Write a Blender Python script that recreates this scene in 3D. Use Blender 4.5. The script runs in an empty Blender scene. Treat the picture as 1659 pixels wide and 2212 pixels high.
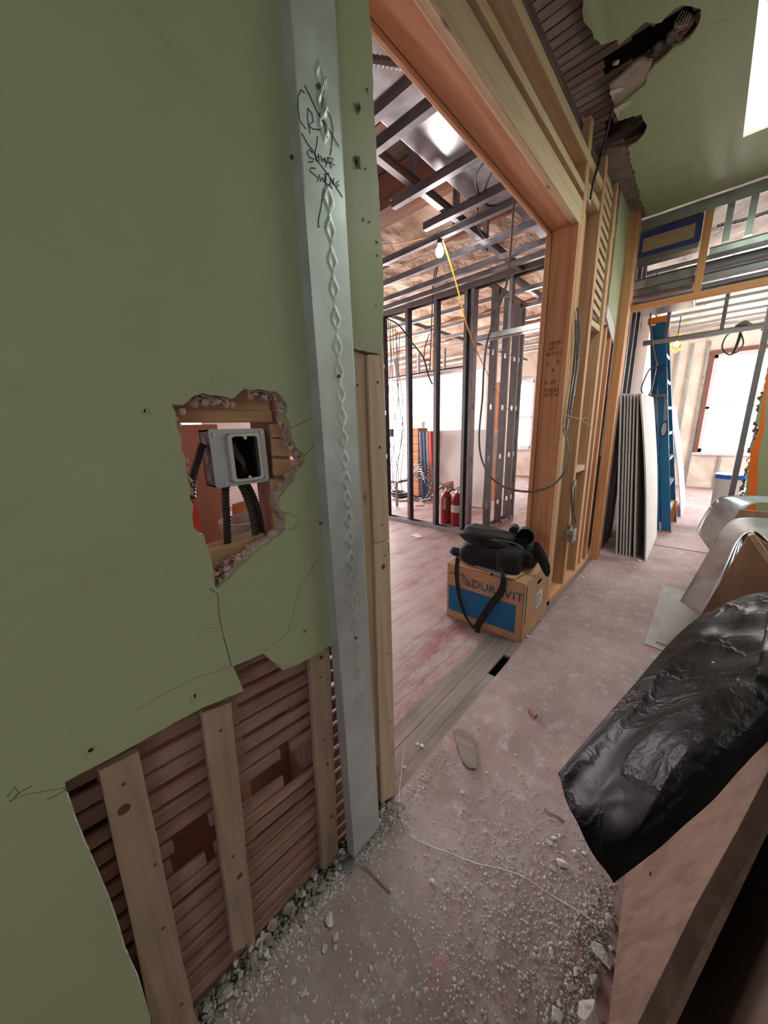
import bpy, bmesh, math, random
from mathutils import Vector, Matrix, noise
from mathutils.geometry import tessellate_polygon, delaunay_2d_cdt
random.seed(7)
S = bpy.context.scene
COL = S.collection

# ------------------------------------------------------------------ camera
FW, FH, FPX = 1659.0, 2212.0, 743.1
CX, CY = FW/2, FH/2
def _n(v): return v.normalized()
RX = _n(Vector((1533-CX, -(905-CY), -FPX)))
RY = _n(Vector((0-CX, -(950-CY), -FPX)))
RZ = _n(RX.cross(RY))
RY = _n(RZ.cross(RX))
CAM = Vector((0.0, 0.0, 1.305))
Rm = Matrix((RX, RY, RZ))
cam = bpy.data.objects.new('camera', bpy.data.cameras.new('camera'))
COL.objects.link(cam)
cam.matrix_world = Matrix.Translation(CAM) @ Rm.to_4x4()
cam.data.sensor_fit = 'HORIZONTAL'
cam.data.sensor_width = 36.0
cam.data.lens = FPX/FW*36.0
cam.data.clip_start = 0.02
S.camera = cam
def ray(px, py): return Rm @ Vector((px-CX, -(py-CY), -FPX))
def P(px, py, ax, val):
    v = ray(px, py); return CAM + v*((val-CAM[ax])/v[ax])

# ------------------------------------------------------------------ light and exposure
S.view_settings.view_transform = 'Standard'
S.view_settings.look = 'None'
S.view_settings.exposure = 0.32
S.view_settings.gamma = 1.0
S.view_settings.use_curve_mapping = False
W = bpy.data.worlds.new('world'); S.world = W; W.use_nodes = True
W.node_tree.nodes['Background'].inputs[0].default_value = (0.93, 0.97, 1.0, 1)
W.node_tree.nodes['Background'].inputs[1].default_value = 3.5
def area(name, loc, look, sx, sy, power, color):
    L = bpy.data.lights.new(name, 'AREA'); L.shape = 'RECTANGLE'
    L.size = sx; L.size_y = sy; L.energy = power; L.color = color
    o = bpy.data.objects.new(name, L); COL.objects.link(o); o.location = loc
    o.rotation_euler = Vector(look).to_track_quat('-Z', 'Y').to_euler()
    return o
# daylight through the modelled openings, plus one added fill from behind
area('daylight_skylight', (2.63, -0.68, 3.56), (0, 0, -1), 1.4, 1.7, 36, (0.92, 1.0, 0.90))
area('daylight_window_hall', (9.45, -0.25, 1.56), (-1, 0, 0), 0.8, 1.8, 260, (1.0, 0.93, 0.92))
area('daylight_window_room', (9.45, 3.55, 1.56), (-1, 0, 0), 0.8, 1.8, 420, (1.0, 0.93, 0.92))
area('daylight_window_side', (5.6, 6.35, 1.5), (0, -1, 0), 3.2, 1.9, 430, (1.0, 0.90, 0.88))
area('daylight_window_side_hall', (6.6, -2.25, 1.5), (0, 1, 0), 2.6, 1.9, 120, (1.0, 0.93, 0.92))
area('fill_behind', (-1.7, -0.6, 1.6), (1, 0.5, 0), 1.2, 1.6, 12, (0.90, 0.95, 1.0))  # added fill inside the solid back wall, lifting the green wall and stud
area('daylight_window_near', (1.2, 6.35, 1.5), (0, -1, 0), 2.2, 1.9, 42, (1.0, 0.84, 0.82))

# ------------------------------------------------------------------ materials
def newmat(name):
    m = bpy.data.materials.new(name); m.use_nodes = True
    nt = m.node_tree; b = nt.nodes['Principled BSDF']
    return m, nt, b
def N(nt, t, **kw):
    n = nt.nodes.new(t)
    for k, v in kw.items():
        if k in n.inputs: n.inputs[k].default_value = v
        else: setattr(n, k, v)
    return n
def ramp(nt, fac, stops):
    r = nt.nodes.new('ShaderNodeValToRGB'); nt.links.new(fac, r.inputs[0])
    e = r.color_ramp.elements
    while len(e) < len(stops): e.new(0.5)
    for i, (p, c) in enumerate(stops):
        e[i].position = p; e[i].color = (*c, 1) if len(c) == 3 else c
    return r
def coords(nt, scale=(1, 1, 1), rnd=True):
    tc = nt.nodes.new('ShaderNodeTexCoord'); mp = nt.nodes.new('ShaderNodeMapping')
    mp.inputs['Scale'].default_value = scale
    nt.links.new(tc.outputs['Object'], mp.inputs['Vector'])
    if rnd:
        oi = nt.nodes.new('ShaderNodeObjectInfo'); m = N(nt, 'ShaderNodeMath', operation='MULTIPLY')
        m.inputs[1].default_value = 37.0
        nt.links.new(oi.outputs['Random'], m.inputs[0]); nt.links.new(m.outputs[0], mp.inputs['Location'])
    return mp.outputs[0]
def bump(nt, b, h, s=0.3, d=0.01):
    bp = nt.nodes.new('ShaderNodeBump'); bp.inputs['Strength'].default_value = s; bp.inputs['Distance'].default_value = d
    nt.links.new(h, bp.inputs['Height']); nt.links.new(bp.outputs[0], b.inputs['Normal'])
def wood(name, c1, c2, c3, axis, rough=0.75, dirt=0.0, gs=1.0):
    m, nt, b = newmat(name)
    sc = [26*gs, 26*gs, 26*gs]; sc[axis] = 1.3*gs
    v = coords(nt, tuple(sc))
    n1 = N(nt, 'ShaderNodeTexNoise', Scale=1.0, Detail=6.0, Roughness=0.6, Distortion=0.8); nt.links.new(v, n1.inputs['Vector'])
    r = ramp(nt, n1.outputs[0], [(0.3, c1), (0.5, c2), (0.72, c3)])
    sc2 = [9, 9, 9]; sc2[axis] = 2.6
    v2 = coords(nt, tuple(sc2))
    vo = N(nt, 'ShaderNodeTexVoronoi', Scale=0.9); nt.links.new(v2, vo.inputs['Vector'])
    kr = ramp(nt, vo.outputs['Distance'], [(0.02, (.8, .8, .8)), (0.075, (0, 0, 0))])
    mx = N(nt, 'ShaderNodeMix', data_type='RGBA'); nt.links.new(kr.outputs[0], mx.inputs[0])
    nt.links.new(r.outputs[0], mx.inputs[6]); mx.inputs[7].default_value = (c1[0]*.35, c1[1]*.3, c1[2]*.3, 1)
    out = mx.outputs[2]
    if dirt:
        v3 = coords(nt, (5, 5, 5)); n3 = N(nt, 'ShaderNodeTexNoise', Scale=1.0, Detail=5.0); nt.links.new(v3, n3.inputs['Vector'])
        dr = ramp(nt, n3.outputs[0], [(0.42, (0, 0, 0)), (0.68, (dirt,)*3)])
        m2 = N(nt, 'ShaderNodeMix', data_type='RGBA'); nt.links.new(dr.outputs[0], m2.inputs[0])
        nt.links.new(out, m2.inputs[6]); m2.inputs[7].default_value = (.10, .085, .075, 1); out = m2.outputs[2]
    nt.links.new(out, b.inputs['Base Color']); b.inputs['Roughness'].default_value = rough
    bump(nt, b, n1.outputs[0], 0.25, 0.004)
    return m
def woods(name, c1, c2, c3, **k): return [wood(name+'_'+a, c1, c2, c3, i, **k) for i, a in enumerate('xyz')]
FIR = woods('fresh_fir', (.43, .175, .085), (.55, .255, .13), (.63, .33, .18))
PINE = woods('pale_pine', (.40, .26, .15), (.52, .36, .22), (.60, .44, .29))
FURR = woods('furring_pine', (.27, .17, .115), (.38, .25, .17), (.46, .32, .22), dirt=.35)
LATH = woods('old_lath', (.20, .10, .07), (.31, .165, .12), (.42, .25, .19), dirt=.35)
DLATH = woods('dark_lath', (.06, .035, .025), (.12, .07, .05), (.20, .12, .09), dirt=.6)
JOIST = woods('old_joist', (.12, .045, .025), (.21, .085, .045), (.29, .13, .07))
GREYW = woods('grey_board', (.15, .115, .10), (.23, .18, .16), (.31, .25, .23), dirt=.4)
PLY = woods('plywood_face', (.26, .15, .10), (.36, .21, .14), (.42, .27, .18), gs=.5)
DPLY = woods('worn_plywood', (.10, .052, .035), (.155, .085, .058), (.21, .12, .085))
CASE = woods('casing_pine', (.40, .26, .17), (.50, .35, .24), (.58, .43, .31))
STUDW = woods('stud_lumber', (.40, .21, .11), (.54, .32, .17), (.62, .40, .23))
ORANGEW = woods('orange_lumber', (.44, .19, .08), (.56, .27, .12), (.62, .34, .17))
def noisy(name, stops, scale=8, rough=.7, metal=0.0, detail=5, bs=0.0, bd=.01, bscale=None, spec=None, rnd=True):
    m, nt, b = newmat(name)
    v = coords(nt, (1, 1, 1), rnd)
    n = N(nt, 'ShaderNodeTexNoise', Scale=scale, Detail=detail, Roughness=.6); nt.links.new(v, n.inputs['Vector'])
    r = ramp(nt, n.outputs[0], stops); nt.links.new(r.outputs[0], b.inputs['Base Color'])
    b.inputs['Roughness'].default_value = rough; b.inputs['Metallic'].default_value = metal
    if spec is not None: b.inputs['Specular IOR Level'].default_value = spec
    if bs:
        n2 = N(nt, 'ShaderNodeTexNoise', Scale=bscale or scale*4, Detail=4.0); nt.links.new(v, n2.inputs['Vector'])
        bump(nt, b, n2.outputs[0], bs, bd)
    return m
def plain(name, c, rough=.6, metal=0.0):
    return noisy(name, [(.3, tuple(x*.88 for x in c)), (.7, tuple(min(1, x*1.08) for x in c))], 6, rough, metal)
def glow(name, c, s):
    m, nt, b = newmat(name); b.inputs['Base Color'].default_value = (*c, 1)
    b.inputs['Emission Color'].default_value = (*c, 1); b.inputs['Emission Strength'].default_value = s
    return m
def paint(name, c, stain, sc=3.0):
    m, nt, b = newmat(name)
    v = coords(nt, (1, 1, 1), False)
    n = N(nt, 'ShaderNodeTexNoise', Scale=sc, Detail=8.0, Roughness=.65); nt.links.new(v, n.inputs['Vector'])
    r = ramp(nt, n.outputs[0], [(.3, tuple(x*.93 for x in c)), (.62, c), (.8, tuple(x*1.05 for x in c))])
    v2 = coords(nt, (1.2, 1.2, 4.5), False)
    n2 = N(nt, 'ShaderNodeTexNoise', Scale=2.6, Detail=9.0, Roughness=.7, Distortion=.6); nt.links.new(v2, n2.inputs['Vector'])
    r2 = ramp(nt, n2.outputs[0], [(.60, (0, 0, 0)), (.78, (.5, .5, .5))])
    mx = N(nt, 'ShaderNodeMix', data_type='RGBA'); nt.links.new(r2.outputs[0], mx.inputs[0]); nt.links.new(r.outputs[0], mx.inputs[6])
    mx.inputs[7].default_value = (*stain, 1); nt.links.new(mx.outputs[2], b.inputs['Base Color'])
    b.inputs['Roughness'].default_value = .5
    n3 = N(nt, 'ShaderNodeTexNoise', Scale=5.0, Detail=3.0); nt.links.new(v, n3.inputs['Vector'])
    bump(nt, b, n3.outputs[0], .25, .02)
    return m
GREEN = paint('green_wall_paint', (.36, .375, .225), (.24, .24, .16))
GREENC = paint('green_ceiling_paint', (.33, .41, .245), (.24, .27, .17))
PLASTER = noisy('crumbled_plaster', [(.3, (.34, .21, .17)), (.5, (.54, .36, .31)), (.75, (.68, .54, .50))], 40, .95, bs=.6)
CHUNK = noisy('plaster_chunk', [(.3, (.46, .41, .40)), (.6, (.62, .57, .56)), (.8, (.70, .68, .68))], 30, .9, bs=.5, bscale=60)
CHUNKD = noisy('dirty_plaster_chunk', [(.3, (.22, .19, .16)), (.6, (.36, .32, .28)), (.8, (.46, .42, .38))], 25, .95, bs=.5, bscale=60)
GYP = noisy('gypsum_face', [(.3, (.50, .48, .47)), (.7, (.58, .56, .55))], 4, .8)
WHITEB = noisy('white_drywall', [(.3, (.72, .68, .67)), (.7, (.78, .75, .74))], 3, .8)
BROWNP = noisy('brown_plaster_coat', [(.3, (.13, .10, .08)), (.6, (.22, .175, .14)), (.8, (.30, .25, .2))], 9, .95, bs=.7, bscale=40)
TORN = noisy('torn_paper_plaster', [(.3, (.28, .22, .18)), (.7, (.40, .33, .28))], 10, .95, bs=.3)
PAPER = plain('torn_white_paper', (.62, .58, .5), .9)
DARK = plain('dark_void', (.012, .010, .009), .95)  # near-black colour painted in for the shade inside holes and voids
CRACKM = plain('crack_line', (.075, .07, .05), .95)
def metalmat(name, c, rough, bsc=3.0, bs=.15):
    m, nt, b = newmat(name)
    v = coords(nt, (14, 14, 14)); n = N(nt, 'ShaderNodeTexNoise', Scale=1.0, Detail=5.0); nt.links.new(v, n.inputs['Vector'])
    r = ramp(nt, n.outputs[0], [(.3, tuple(x*.82 for x in c)), (.7, c)]); nt.links.new(r.outputs[0], b.inputs['Base Color'])
    rr = ramp(nt, n.outputs[0], [(.3, (rough*.8,)*3), (.7, (rough*1.25,)*3)]); nt.links.new(rr.outputs[0], b.inputs['Roughness'])
    b.inputs['Metallic'].default_value = .85
    v2 = coords(nt, (1, 1, 1)); n2 = N(nt, 'ShaderNodeTexNoise', Scale=bsc, Detail=2.0); nt.links.new(v2, n2.inputs['Vector'])
    bump(nt, b, n2.outputs[0], bs, .05)
    return m
GALV = metalmat('galvanised_steel', (.50, .52, .54), .34)
GALVF = metalmat('weathered_galvanised_steel', (.60, .63, .63), .42)
GALVF.node_tree.nodes['Principled BSDF'].inputs['Metallic'].default_value = .55
GALV2 = metalmat('stud_steel', (.27, .255, .27), .42)
DUCT = metalmat('duct_sheet', (.42, .40, .42), .36, 1.2, .25)
SHEET = metalmat('bent_steel_sheet', (.60, .61, .66), .42, 2.0, .2)
CABLE = metalmat('armoured_cable', (.20, .19, .185), .4)
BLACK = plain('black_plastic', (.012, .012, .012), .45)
CONDB = noisy('black_conduit', [(.3, (.015, .012, .010)), (.8, (.05, .04, .035))], 40, .3)
FOAM = noisy('tan_spray_foam', [(.25, (.24, .13, .085)), (.5, (.46, .31, .22)), (.75, (.60, .46, .35))], 5, .9, bs=1.0, bd=.06, bscale=7, rnd=False)
FOAMW = noisy('pale_spray_foam', [(.25, (.50, .41, .33)), (.5, (.68, .60, .52)), (.75, (.76, .70, .63))], 2.5, .9, bs=.9, bd=.05, bscale=5, rnd=False)
CARD = noisy('cardboard', [(.3, (.42, .22, .125)), (.7, (.52, .29, .17))], 5, .85)
CARDB = plain('cardboard_blue_print', (.008, .125, .29), .7)
CARDI = plain('blue_ink', (.02, .09, .17), .7)
LABELW = plain('white_label', (.62, .60, .6), .6)
INK = plain('black_marker_ink', (.01, .01, .01), .6)
FABRIC = noisy('black_bag_fabric', [(.3, (.004, .004, .0045)), (.8, (.010, .010, .0105))], 60, .85, bs=.25, bscale=300, bd=.002)
NAVY = noisy('navy_fabric', [(.3, (.016, .016, .04)), (.8, (.03, .03, .07))], 40, .9)
RED = plain('red_enamel', (.26, .008, .014), .4)
BLUE = plain('blue_fibreglass', (.0, .13, .30), .4)
ALU = metalmat('aluminium_step', (.72, .72, .74), .35)
ORANGE = plain('orange_plastic', (.75, .25, .02), .5)
YELLOW = plain('extension_cable', (.80, .42, .03), .5)
ORPAINT = plain('orange_spray_paint', (.85, .17, .01), .6)
REDBRN = plain('reddish_backing_board', (.52, .29, .23), .8)
TAPEB = plain('blue_masking_tape', (.035, .045, .20), .6)
MUD = plain('tan_register_cover', (.40, .27, .17), .8)
BRICK = plain('brown_window_trim', (.17, .06, .045), .6)
FRAMEW = plain('grey_white_sash', (.60, .57, .60), .5)
HARDB = noisy('brown_hardboard', [(.3, (.085, .048, .032)), (.7, (.11, .065, .045))], 3, .7)
GREYSH = noisy('grey_floor_board', [(.3, (.30, .285, .275)), (.5, (.36, .345, .335)), (.7, (.43, .41, .40))], 5, .65)
# subfloor plywood, dusty and pinkish, with paint marks
def floor_mat():
    m, nt, b = newmat('dusty_subfloor')
    v = coords(nt, (1, 1, 1), False)
    n = N(nt, 'ShaderNodeTexNoise', Scale=1.6, Detail=9.0, Roughness=.65); nt.links.new(v, n.inputs['Vector'])
    r = ramp(nt, n.outputs[0], [(.30, (.20, .135, .132)), (.48, (.32, .222, .222)), (.68, (.43, .335, .335))])
    n2 = N(nt, 'ShaderNodeTexNoise', Scale=14.0, Detail=8.0, Roughness=.75); nt.links.new(v, n2.inputs['Vector'])
    r2 = ramp(nt, n2.outputs[0], [(.52, (0, 0, 0)), (.66, (.7, .7, .7))])
    mx = N(nt, 'ShaderNodeMix', data_type='RGBA'); nt.links.new(r2.outputs[0], mx.inputs[0]); nt.links.new(r.outputs[0], mx.inputs[6]); mx.inputs[7].default_value = (.47, .42, .42, 1)
    v3 = coords(nt, (1.0, 1.0, 1.0), False)
    n3 = N(nt, 'ShaderNodeTexNoise', Scale=2.3, Detail=7.0, Roughness=.7, Distortion=.4); nt.links.new(v3, n3.inputs['Vector'])
    r3 = ramp(nt, n3.outputs[0], [(.585, (0, 0, 0)), (.66, (.5, .5, .5))])
    m2 = N(nt, 'ShaderNodeMix', data_type='RGBA'); nt.links.new(r3.outputs[0], m2.inputs[0]); nt.links.new(mx.outputs[2], m2.inputs[6]); m2.inputs[7].default_value = (.52, .15, .17, 1)
    n4 = N(nt, 'ShaderNodeTexNoise', Scale=60.0, Detail=3.0); nt.links.new(v, n4.inputs['Vector'])
    r4 = ramp(nt, n4.outputs[0], [(.64, (0, 0, 0)), (.72, (.6, .6, .6))])
    m3 = N(nt, 'ShaderNodeMix', data_type='RGBA'); nt.links.new(r4.outputs[0], m3.inputs[0]); nt.links.new(m2.outputs[2], m3.inputs[6]); m3.inputs[7].default_value = (.10, .08, .08, 1)
    nt.links.new(m3.outputs[2], b.inputs['Base Color']); b.inputs['Roughness'].default_value = .75
    bump(nt, b, n2.outputs[0], .25, .01)
    return m
def plank_mat():
    m, nt, b = newmat('red_painted_floor_boards')
    tc = nt.nodes.new('ShaderNodeTexCoord'); sp = nt.nodes.new('ShaderNodeSeparateXYZ'); nt.links.new(tc.outputs['Object'], sp.inputs[0])
    dv = N(nt, 'ShaderNodeMath', operation='DIVIDE'); dv.inputs[1].default_value = .085; nt.links.new(sp.outputs[1], dv.inputs[0])
    fr = N(nt, 'ShaderNodeMath', operation='FRACT'); nt.links.new(dv.outputs[0], fr.inputs[0])
    fl = N(nt, 'ShaderNodeMath', operation='FLOOR'); nt.links.new(dv.outputs[0], fl.inputs[0])
    wn = N(nt, 'ShaderNodeTexWhiteNoise', noise_dimensions='1D'); nt.links.new(fl.outputs[0], wn.inputs['W'])
    line = ramp(nt, fr.outputs[0], [(.0, (1, 1, 1)), (.05, (0, 0, 0))])
    v = coords(nt, (1.0, 2.6, 1), False)
    n = N(nt, 'ShaderNodeTexNoise', Scale=1.9, Detail=10.0, Roughness=.75); nt.links.new(v, n.inputs['Vector'])
    ad = N(nt, 'ShaderNodeMath', operation='MULTIPLY_ADD'); ad.inputs[1].default_value = .08; nt.links.new(wn.outputs['Value'], ad.inputs[0]); nt.links.new(n.outputs[0], ad.inputs[2])
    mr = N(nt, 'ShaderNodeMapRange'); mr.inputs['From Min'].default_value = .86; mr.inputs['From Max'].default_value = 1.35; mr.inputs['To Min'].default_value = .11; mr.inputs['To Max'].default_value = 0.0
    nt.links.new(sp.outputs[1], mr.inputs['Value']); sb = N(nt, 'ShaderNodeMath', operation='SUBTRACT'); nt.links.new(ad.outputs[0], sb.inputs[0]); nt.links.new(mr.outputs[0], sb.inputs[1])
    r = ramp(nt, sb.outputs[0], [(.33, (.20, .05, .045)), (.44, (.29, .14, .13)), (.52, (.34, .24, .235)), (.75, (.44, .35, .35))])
    mx = N(nt, 'ShaderNodeMix', data_type='RGBA'); nt.links.new(line.outputs[0], mx.inputs[0]); nt.links.new(r.outputs[0], mx.inputs[6]); mx.inputs[7].default_value = (.07, .035, .03, 1)
    nt.links.new(mx.outputs[2], b.inputs['Base Color']); b.inputs['Roughness'].default_value = .6
    bump(nt, b, n.outputs[0], .2, .01)
    return m
FLOOR = floor_mat(); PLANK = plank_mat()
def tarp_mat():
    m, nt, b = newmat('black_tarp')
    v = coords(nt, (1, 1, 1), False)
    n = N(nt, 'ShaderNodeTexNoise', Scale=9.0, Detail=9.0, Roughness=.7, Distortion=.5); nt.links.new(v, n.inputs['Vector'])
    r = ramp(nt, n.outputs[0], [(.4, (.003, .003, .0035)), (.75, (.010, .0095, .0095))]); nt.links.new(r.outputs[0], b.inputs['Base Color'])
    b.inputs['Roughness'].default_value = .42; b.inputs['Specular IOR Level'].default_value = .09
    n2 = N(nt, 'ShaderNodeTexNoise', Scale=4.0, Detail=5.0, Distortion=1.0); nt.links.new(v, n2.inputs['Vector'])
    mxv = N(nt, 'ShaderNodeMix', data_type='VECTOR'); mxv.inputs[0].default_value = .35; nt.links.new(v, mxv.inputs[4]); nt.links.new(n2.outputs['Color'], mxv.inputs[5])
    vo = N(nt, 'ShaderNodeTexVoronoi', Scale=6.5, feature='DISTANCE_TO_EDGE'); nt.links.new(mxv.outputs[1], vo.inputs['Vector'])
    cr = ramp(nt, vo.outputs['Distance'], [(.0, (1, 1, 1)), (.10, (.35, .35, .35)), (.5, (0, 0, 0))])
    bump(nt, b, cr.outputs[0], .30, .010)
    return m
TARP = tarp_mat()
GLASSM, _nt, _b = newmat('window_glass')
_b.inputs['Base Color'].default_value = (1, 1, 1, 1); _b.inputs['Roughness'].default_value = 0.0
_b.inputs['Transmission Weight'].default_value = 1.0; _b.inputs['IOR'].default_value = 1.01

# ------------------------------------------------------------------ mesh helpers
class MB:
    def __init__(s): s.v = []; s.f = []
    def add(s, vs, fs):
        k = len(s.v); s.v += [Vector(v) for v in vs]; s.f += [tuple(i+k for i in f) for f in fs]; return s
    def box(s, x0, x1, y0, y1, z0, z1):
        return s.hexa([(x0,y0,z0),(x1,y0,z0),(x1,y1,z0),(x0,y1,z0),(x0,y0,z1),(x1,y0,z1),(x1,y1,z1),(x0,y1,z1)])
    def hexa(s, p):
        return s.add(p, [(0,3,2,1),(4,5,6,7),(0,1,5,4),(1,2,6,5),(2,3,7,6),(3,0,4,7)])
    def quad(s, q, t):          # four points and a thickness vector
        t = Vector(t); q = [Vector(p) for p in q]
        return s.hexa([p for p in q]+[p+t for p in q])
    def beam(s, a, b, w, h, up=(0, 0, 1)):   # w sideways, h along up
        a = Vector(a); b = Vector(b); d = (b-a).normalized(); up = Vector(up)
        sd = d.cross(up).normalized()*w/2; u = sd.cross(d).normalized()*h/2
        return s.hexa([a-sd-u, a+sd-u, b+sd-u, b-sd-u, a-sd+u, a+sd+u, b+sd+u, b-sd+u])
    def plate(s, outer, holes, fn, t):   # 2D polygons -> thick plate, fn maps 2D to 3D
        t = Vector(t); loops = [outer]+list(holes); vs = []; es = []
        for L in loops:
            k0 = len(vs); vs += [Vector((p[0], p[1])) for p in L]; es += [(k0+i, k0+(i+1) % len(L)) for i in range(len(L))]
        V2, _, F2, *_r = delaunay_2d_cdt(vs, es, [], 0, 1e-6)
        keep = []
        for f in F2:
            c = sum((V2[i] for i in f), Vector((0, 0)))/len(f)
            if inpoly(c.x, c.y, outer) and not any(inpoly(c.x, c.y, h) for h in holes): keep.append(tuple(f))
        n = len(V2); k = len(s.v); A = [Vector(fn(p.x, p.y)) for p in V2]
        s.v += A+[p+t for p in A]; cnt = {}
        for f in keep:
            s.f.append(tuple(k+i for i in f)); s.f.append(tuple(k+n+i for i in reversed(f)))
            for i in range(len(f)):
                e = (f[i], f[(i+1) % len(f)]); cnt[e] = 1
        for (i, j) in cnt:
            if (j, i) not in cnt: s.f.append((k+i, k+j, k+n+j, k+n+i))
        return s
    def tube(s, pts, r, n=8, ribs=0, amp=.25, cap=True):
        pts = smooth_path(pts, ribs) if ribs else [Vector(p) for p in pts]
        up = Vector((0.31, 0.2, 1)).normalized(); k = len(s.v); prev = None
        for i, p in enumerate(pts):
            d = (pts[min(i+1, len(pts)-1)]-pts[max(i-1, 0)]).normalized()
            a = d.cross(up if prev is None else prev)
            a = a.normalized() if a.length > 1e-5 else Vector((1, 0, 0)); bb = a.cross(d).normalized(); prev = bb
            rr = r(i/(len(pts)-1)) if callable(r) else r*(1+(amp if (ribs and i % 2) else 0))
            s.v += [p+a*math.cos(t*2*math.pi/n)*rr+bb*math.sin(t*2*math.pi/n)*rr for t in range(n)]
        for i in range(len(pts)-1):
            for t in range(n):
                u = (t+1) % n; s.f.append((k+i*n+t, k+i*n+u, k+(i+1)*n+u, k+(i+1)*n+t))
        if cap: s.f.append(tuple(k+t for t in range(n))[::-1]); s.f.append(tuple(k+(len(pts)-1)*n+t for t in range(n)))
        return s
    def cyl(s, a, b, r0, r1=None, n=20):
        r1 = r0 if r1 is None else r1; a = Vector(a); b = Vector(b)
        return s.tube([a, b], (lambda t: r0+(r1-r0)*t), n) if True else s
    def lathe(s, c, prof, n=24):     # prof: (r,z) about a vertical axis through c
        k = len(s.v); c = Vector(c)
        for r, z in prof: s.v += [c+Vector((r*math.cos(t*2*math.pi/n), r*math.sin(t*2*math.pi/n), z)) for t in range(n)]
        for i in range(len(prof)-1):
            for t in range(n):
                u = (t+1) % n; s.f.append((k+i*n+t, k+i*n+u, k+(i+1)*n+u, k+(i+1)*n+t))
        s.f.append(tuple(k+t for t in range(n))[::-1]); s.f.append(tuple(k+(len(prof)-1)*n+t for t in range(n)))
        return s
    def grid(s, rows, t=None):       # rows of equal-length point lists; t = thickness along the local normal (down)
        k = len(s.v); R = len(rows); C_ = len(rows[0])
        top = [Vector(p) for r in rows for p in r]
        s.v += top
        for i in range(R-1):
            for j in range(C_-1): s.f.append((k+i*C_+j, k+i*C_+j+1, k+(i+1)*C_+j+1, k+(i+1)*C_+j))
        if t is not None:
            t = Vector(t); m = R*C_; s.v += [p+t for p in top]
            for i in range(R-1):
                for j in range(C_-1): s.f.append((k+m+i*C_+j, k+m+(i+1)*C_+j, k+m+(i+1)*C_+j+1, k+m+i*C_+j+1))
            for j in range(C_-1):
                s.f.append((k+j, k+m+j, k+m+j+1, k+j+1)); a = k+(R-1)*C_+j; s.f.append((a, a+1, a+1+m, a+m))
            for i in range(R-1):
                a = k+i*C_; s.f.append((a, a+C_, a+C_+m, a+m)); a = k+i*C_+C_-1; s.f.append((a, a+m, a+C_+m, a+C_))
        return s
    def chunk(s, c, sx, sy, sz, seed, lift=True):
        rnd = random.Random(seed); c = Vector(c)
        pts = []
        for i in range(14):
            d = Vector((rnd.gauss(0, 1), rnd.gauss(0, 1), rnd.gauss(0, 1))).normalized()
            k_ = rnd.uniform(.75, 1.1); pts.append(Vector((d.x*sx*k_, d.y*sy*k_, d.z*sz*k_)))
        bm = bmesh.new(); vs = [bm.verts.new(p) for p in pts]
        bmesh.ops.convex_hull(bm, input=vs); bmesh.ops.delete(bm, geom=[v for v in bm.verts if not v.link_faces], context='VERTS')
        rz = Matrix.Rotation(rnd.uniform(0, 6.28), 3, 'Z'); zmin = min(v.co.z for v in bm.verts)
        bm.verts.index_update()
        V = [rz @ v.co + c - (Vector((0, 0, zmin)) if lift else Vector()) for v in bm.verts]
        F = [tuple(v.index for v in f.verts) for f in bm.faces]; bm.free()
        return s.add(V, F)
    def build(s, name, mat, parent=None, smooth=False, bevel=0, sub=0, origin=None):
        vs = s.v
        lo = Vector([min(v[i] for v in vs) for i in range(3)]); hi = Vector([max(v[i] for v in vs) for i in range(3)])
        if parent is not None and parent.type == 'EMPTY' or parent is not None: o0 = wloc(parent)
        else: o0 = Vector(((lo.x+hi.x)/2, (lo.y+hi.y)/2, lo.z)) if origin is None else Vector(origin)
        me = bpy.data.meshes.new(name); me.from_pydata([v-o0 for v in vs], [], s.f); me.update()
        bm = bmesh.new(); bm.from_mesh(me); bmesh.ops.delete(bm, geom=[v for v in bm.verts if not v.link_faces], context='VERTS'); bmesh.ops.recalc_face_normals(bm, faces=bm.faces); bm.to_mesh(me); bm.free()
        for m in (mat if isinstance(mat, (list, tuple)) else [mat]): me.materials.append(m)
        if smooth: me.shade_smooth()
        o = bpy.data.objects.new(name, me); COL.objects.link(o)
        if parent is not None: o.parent = parent
        else: o.location = o0
        if bevel:
            b = o.modifiers.new('bevel', 'BEVEL'); b.width = bevel; b.segments = 2; b.limit_method = 'ANGLE'
        if sub:
            b = o.modifiers.new('sub', 'SUBSURF'); b.levels = sub; b.render_levels = sub
        return o
def wloc(o):
    l = Vector(o.location)
    while o.parent is not None: o = o.parent; l = l+Vector(o.location)
    return l
def catmull(pts, seg):
    pts = [Vector(p) for p in pts]; out = []
    for i in range(len(pts)-1):
        p0 = pts[max(i-1, 0)]; p1 = pts[i]; p2 = pts[i+1]; p3 = pts[min(i+2, len(pts)-1)]
        for k in range(seg):
            t = k/seg
            out.append(.5*((2*p1)+(p2-p0)*t+(2*p0-5*p1+4*p2-p3)*t*t+(3*p1-p0-3*p2+p3)*t**3))
    out.append(pts[-1]); return out
def smooth_path(pts, step):
    c = catmull(pts, 24); out = [c[0]]; acc = 0
    for a, b in zip(c, c[1:]):
        L = (b-a).length
        if L < 1e-9: continue
        d = step-acc
        while d <= L: out.append(a.lerp(b, d/L)); d += step
        acc = L-(d-step)
    return out
def tag(o, label=None, cat=None, group=None, kind=None):
    if label: o['label'] = label
    if cat: o['category'] = cat
    if group: o['group'] = group
    if kind: o['kind'] = kind
    return o
def thing(name, loc, label, cat, group=None):
    o = bpy.data.objects.new(name, None); COL.objects.link(o); o.location = loc; o.empty_display_size = .05
    return tag(o, label, cat, group)
def struct(mb, name, mat, label=None, **k):
    o = mb.build(name, mat, **k); o['kind'] = 'structure'
    if label: o['label'] = label
    return o
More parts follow.
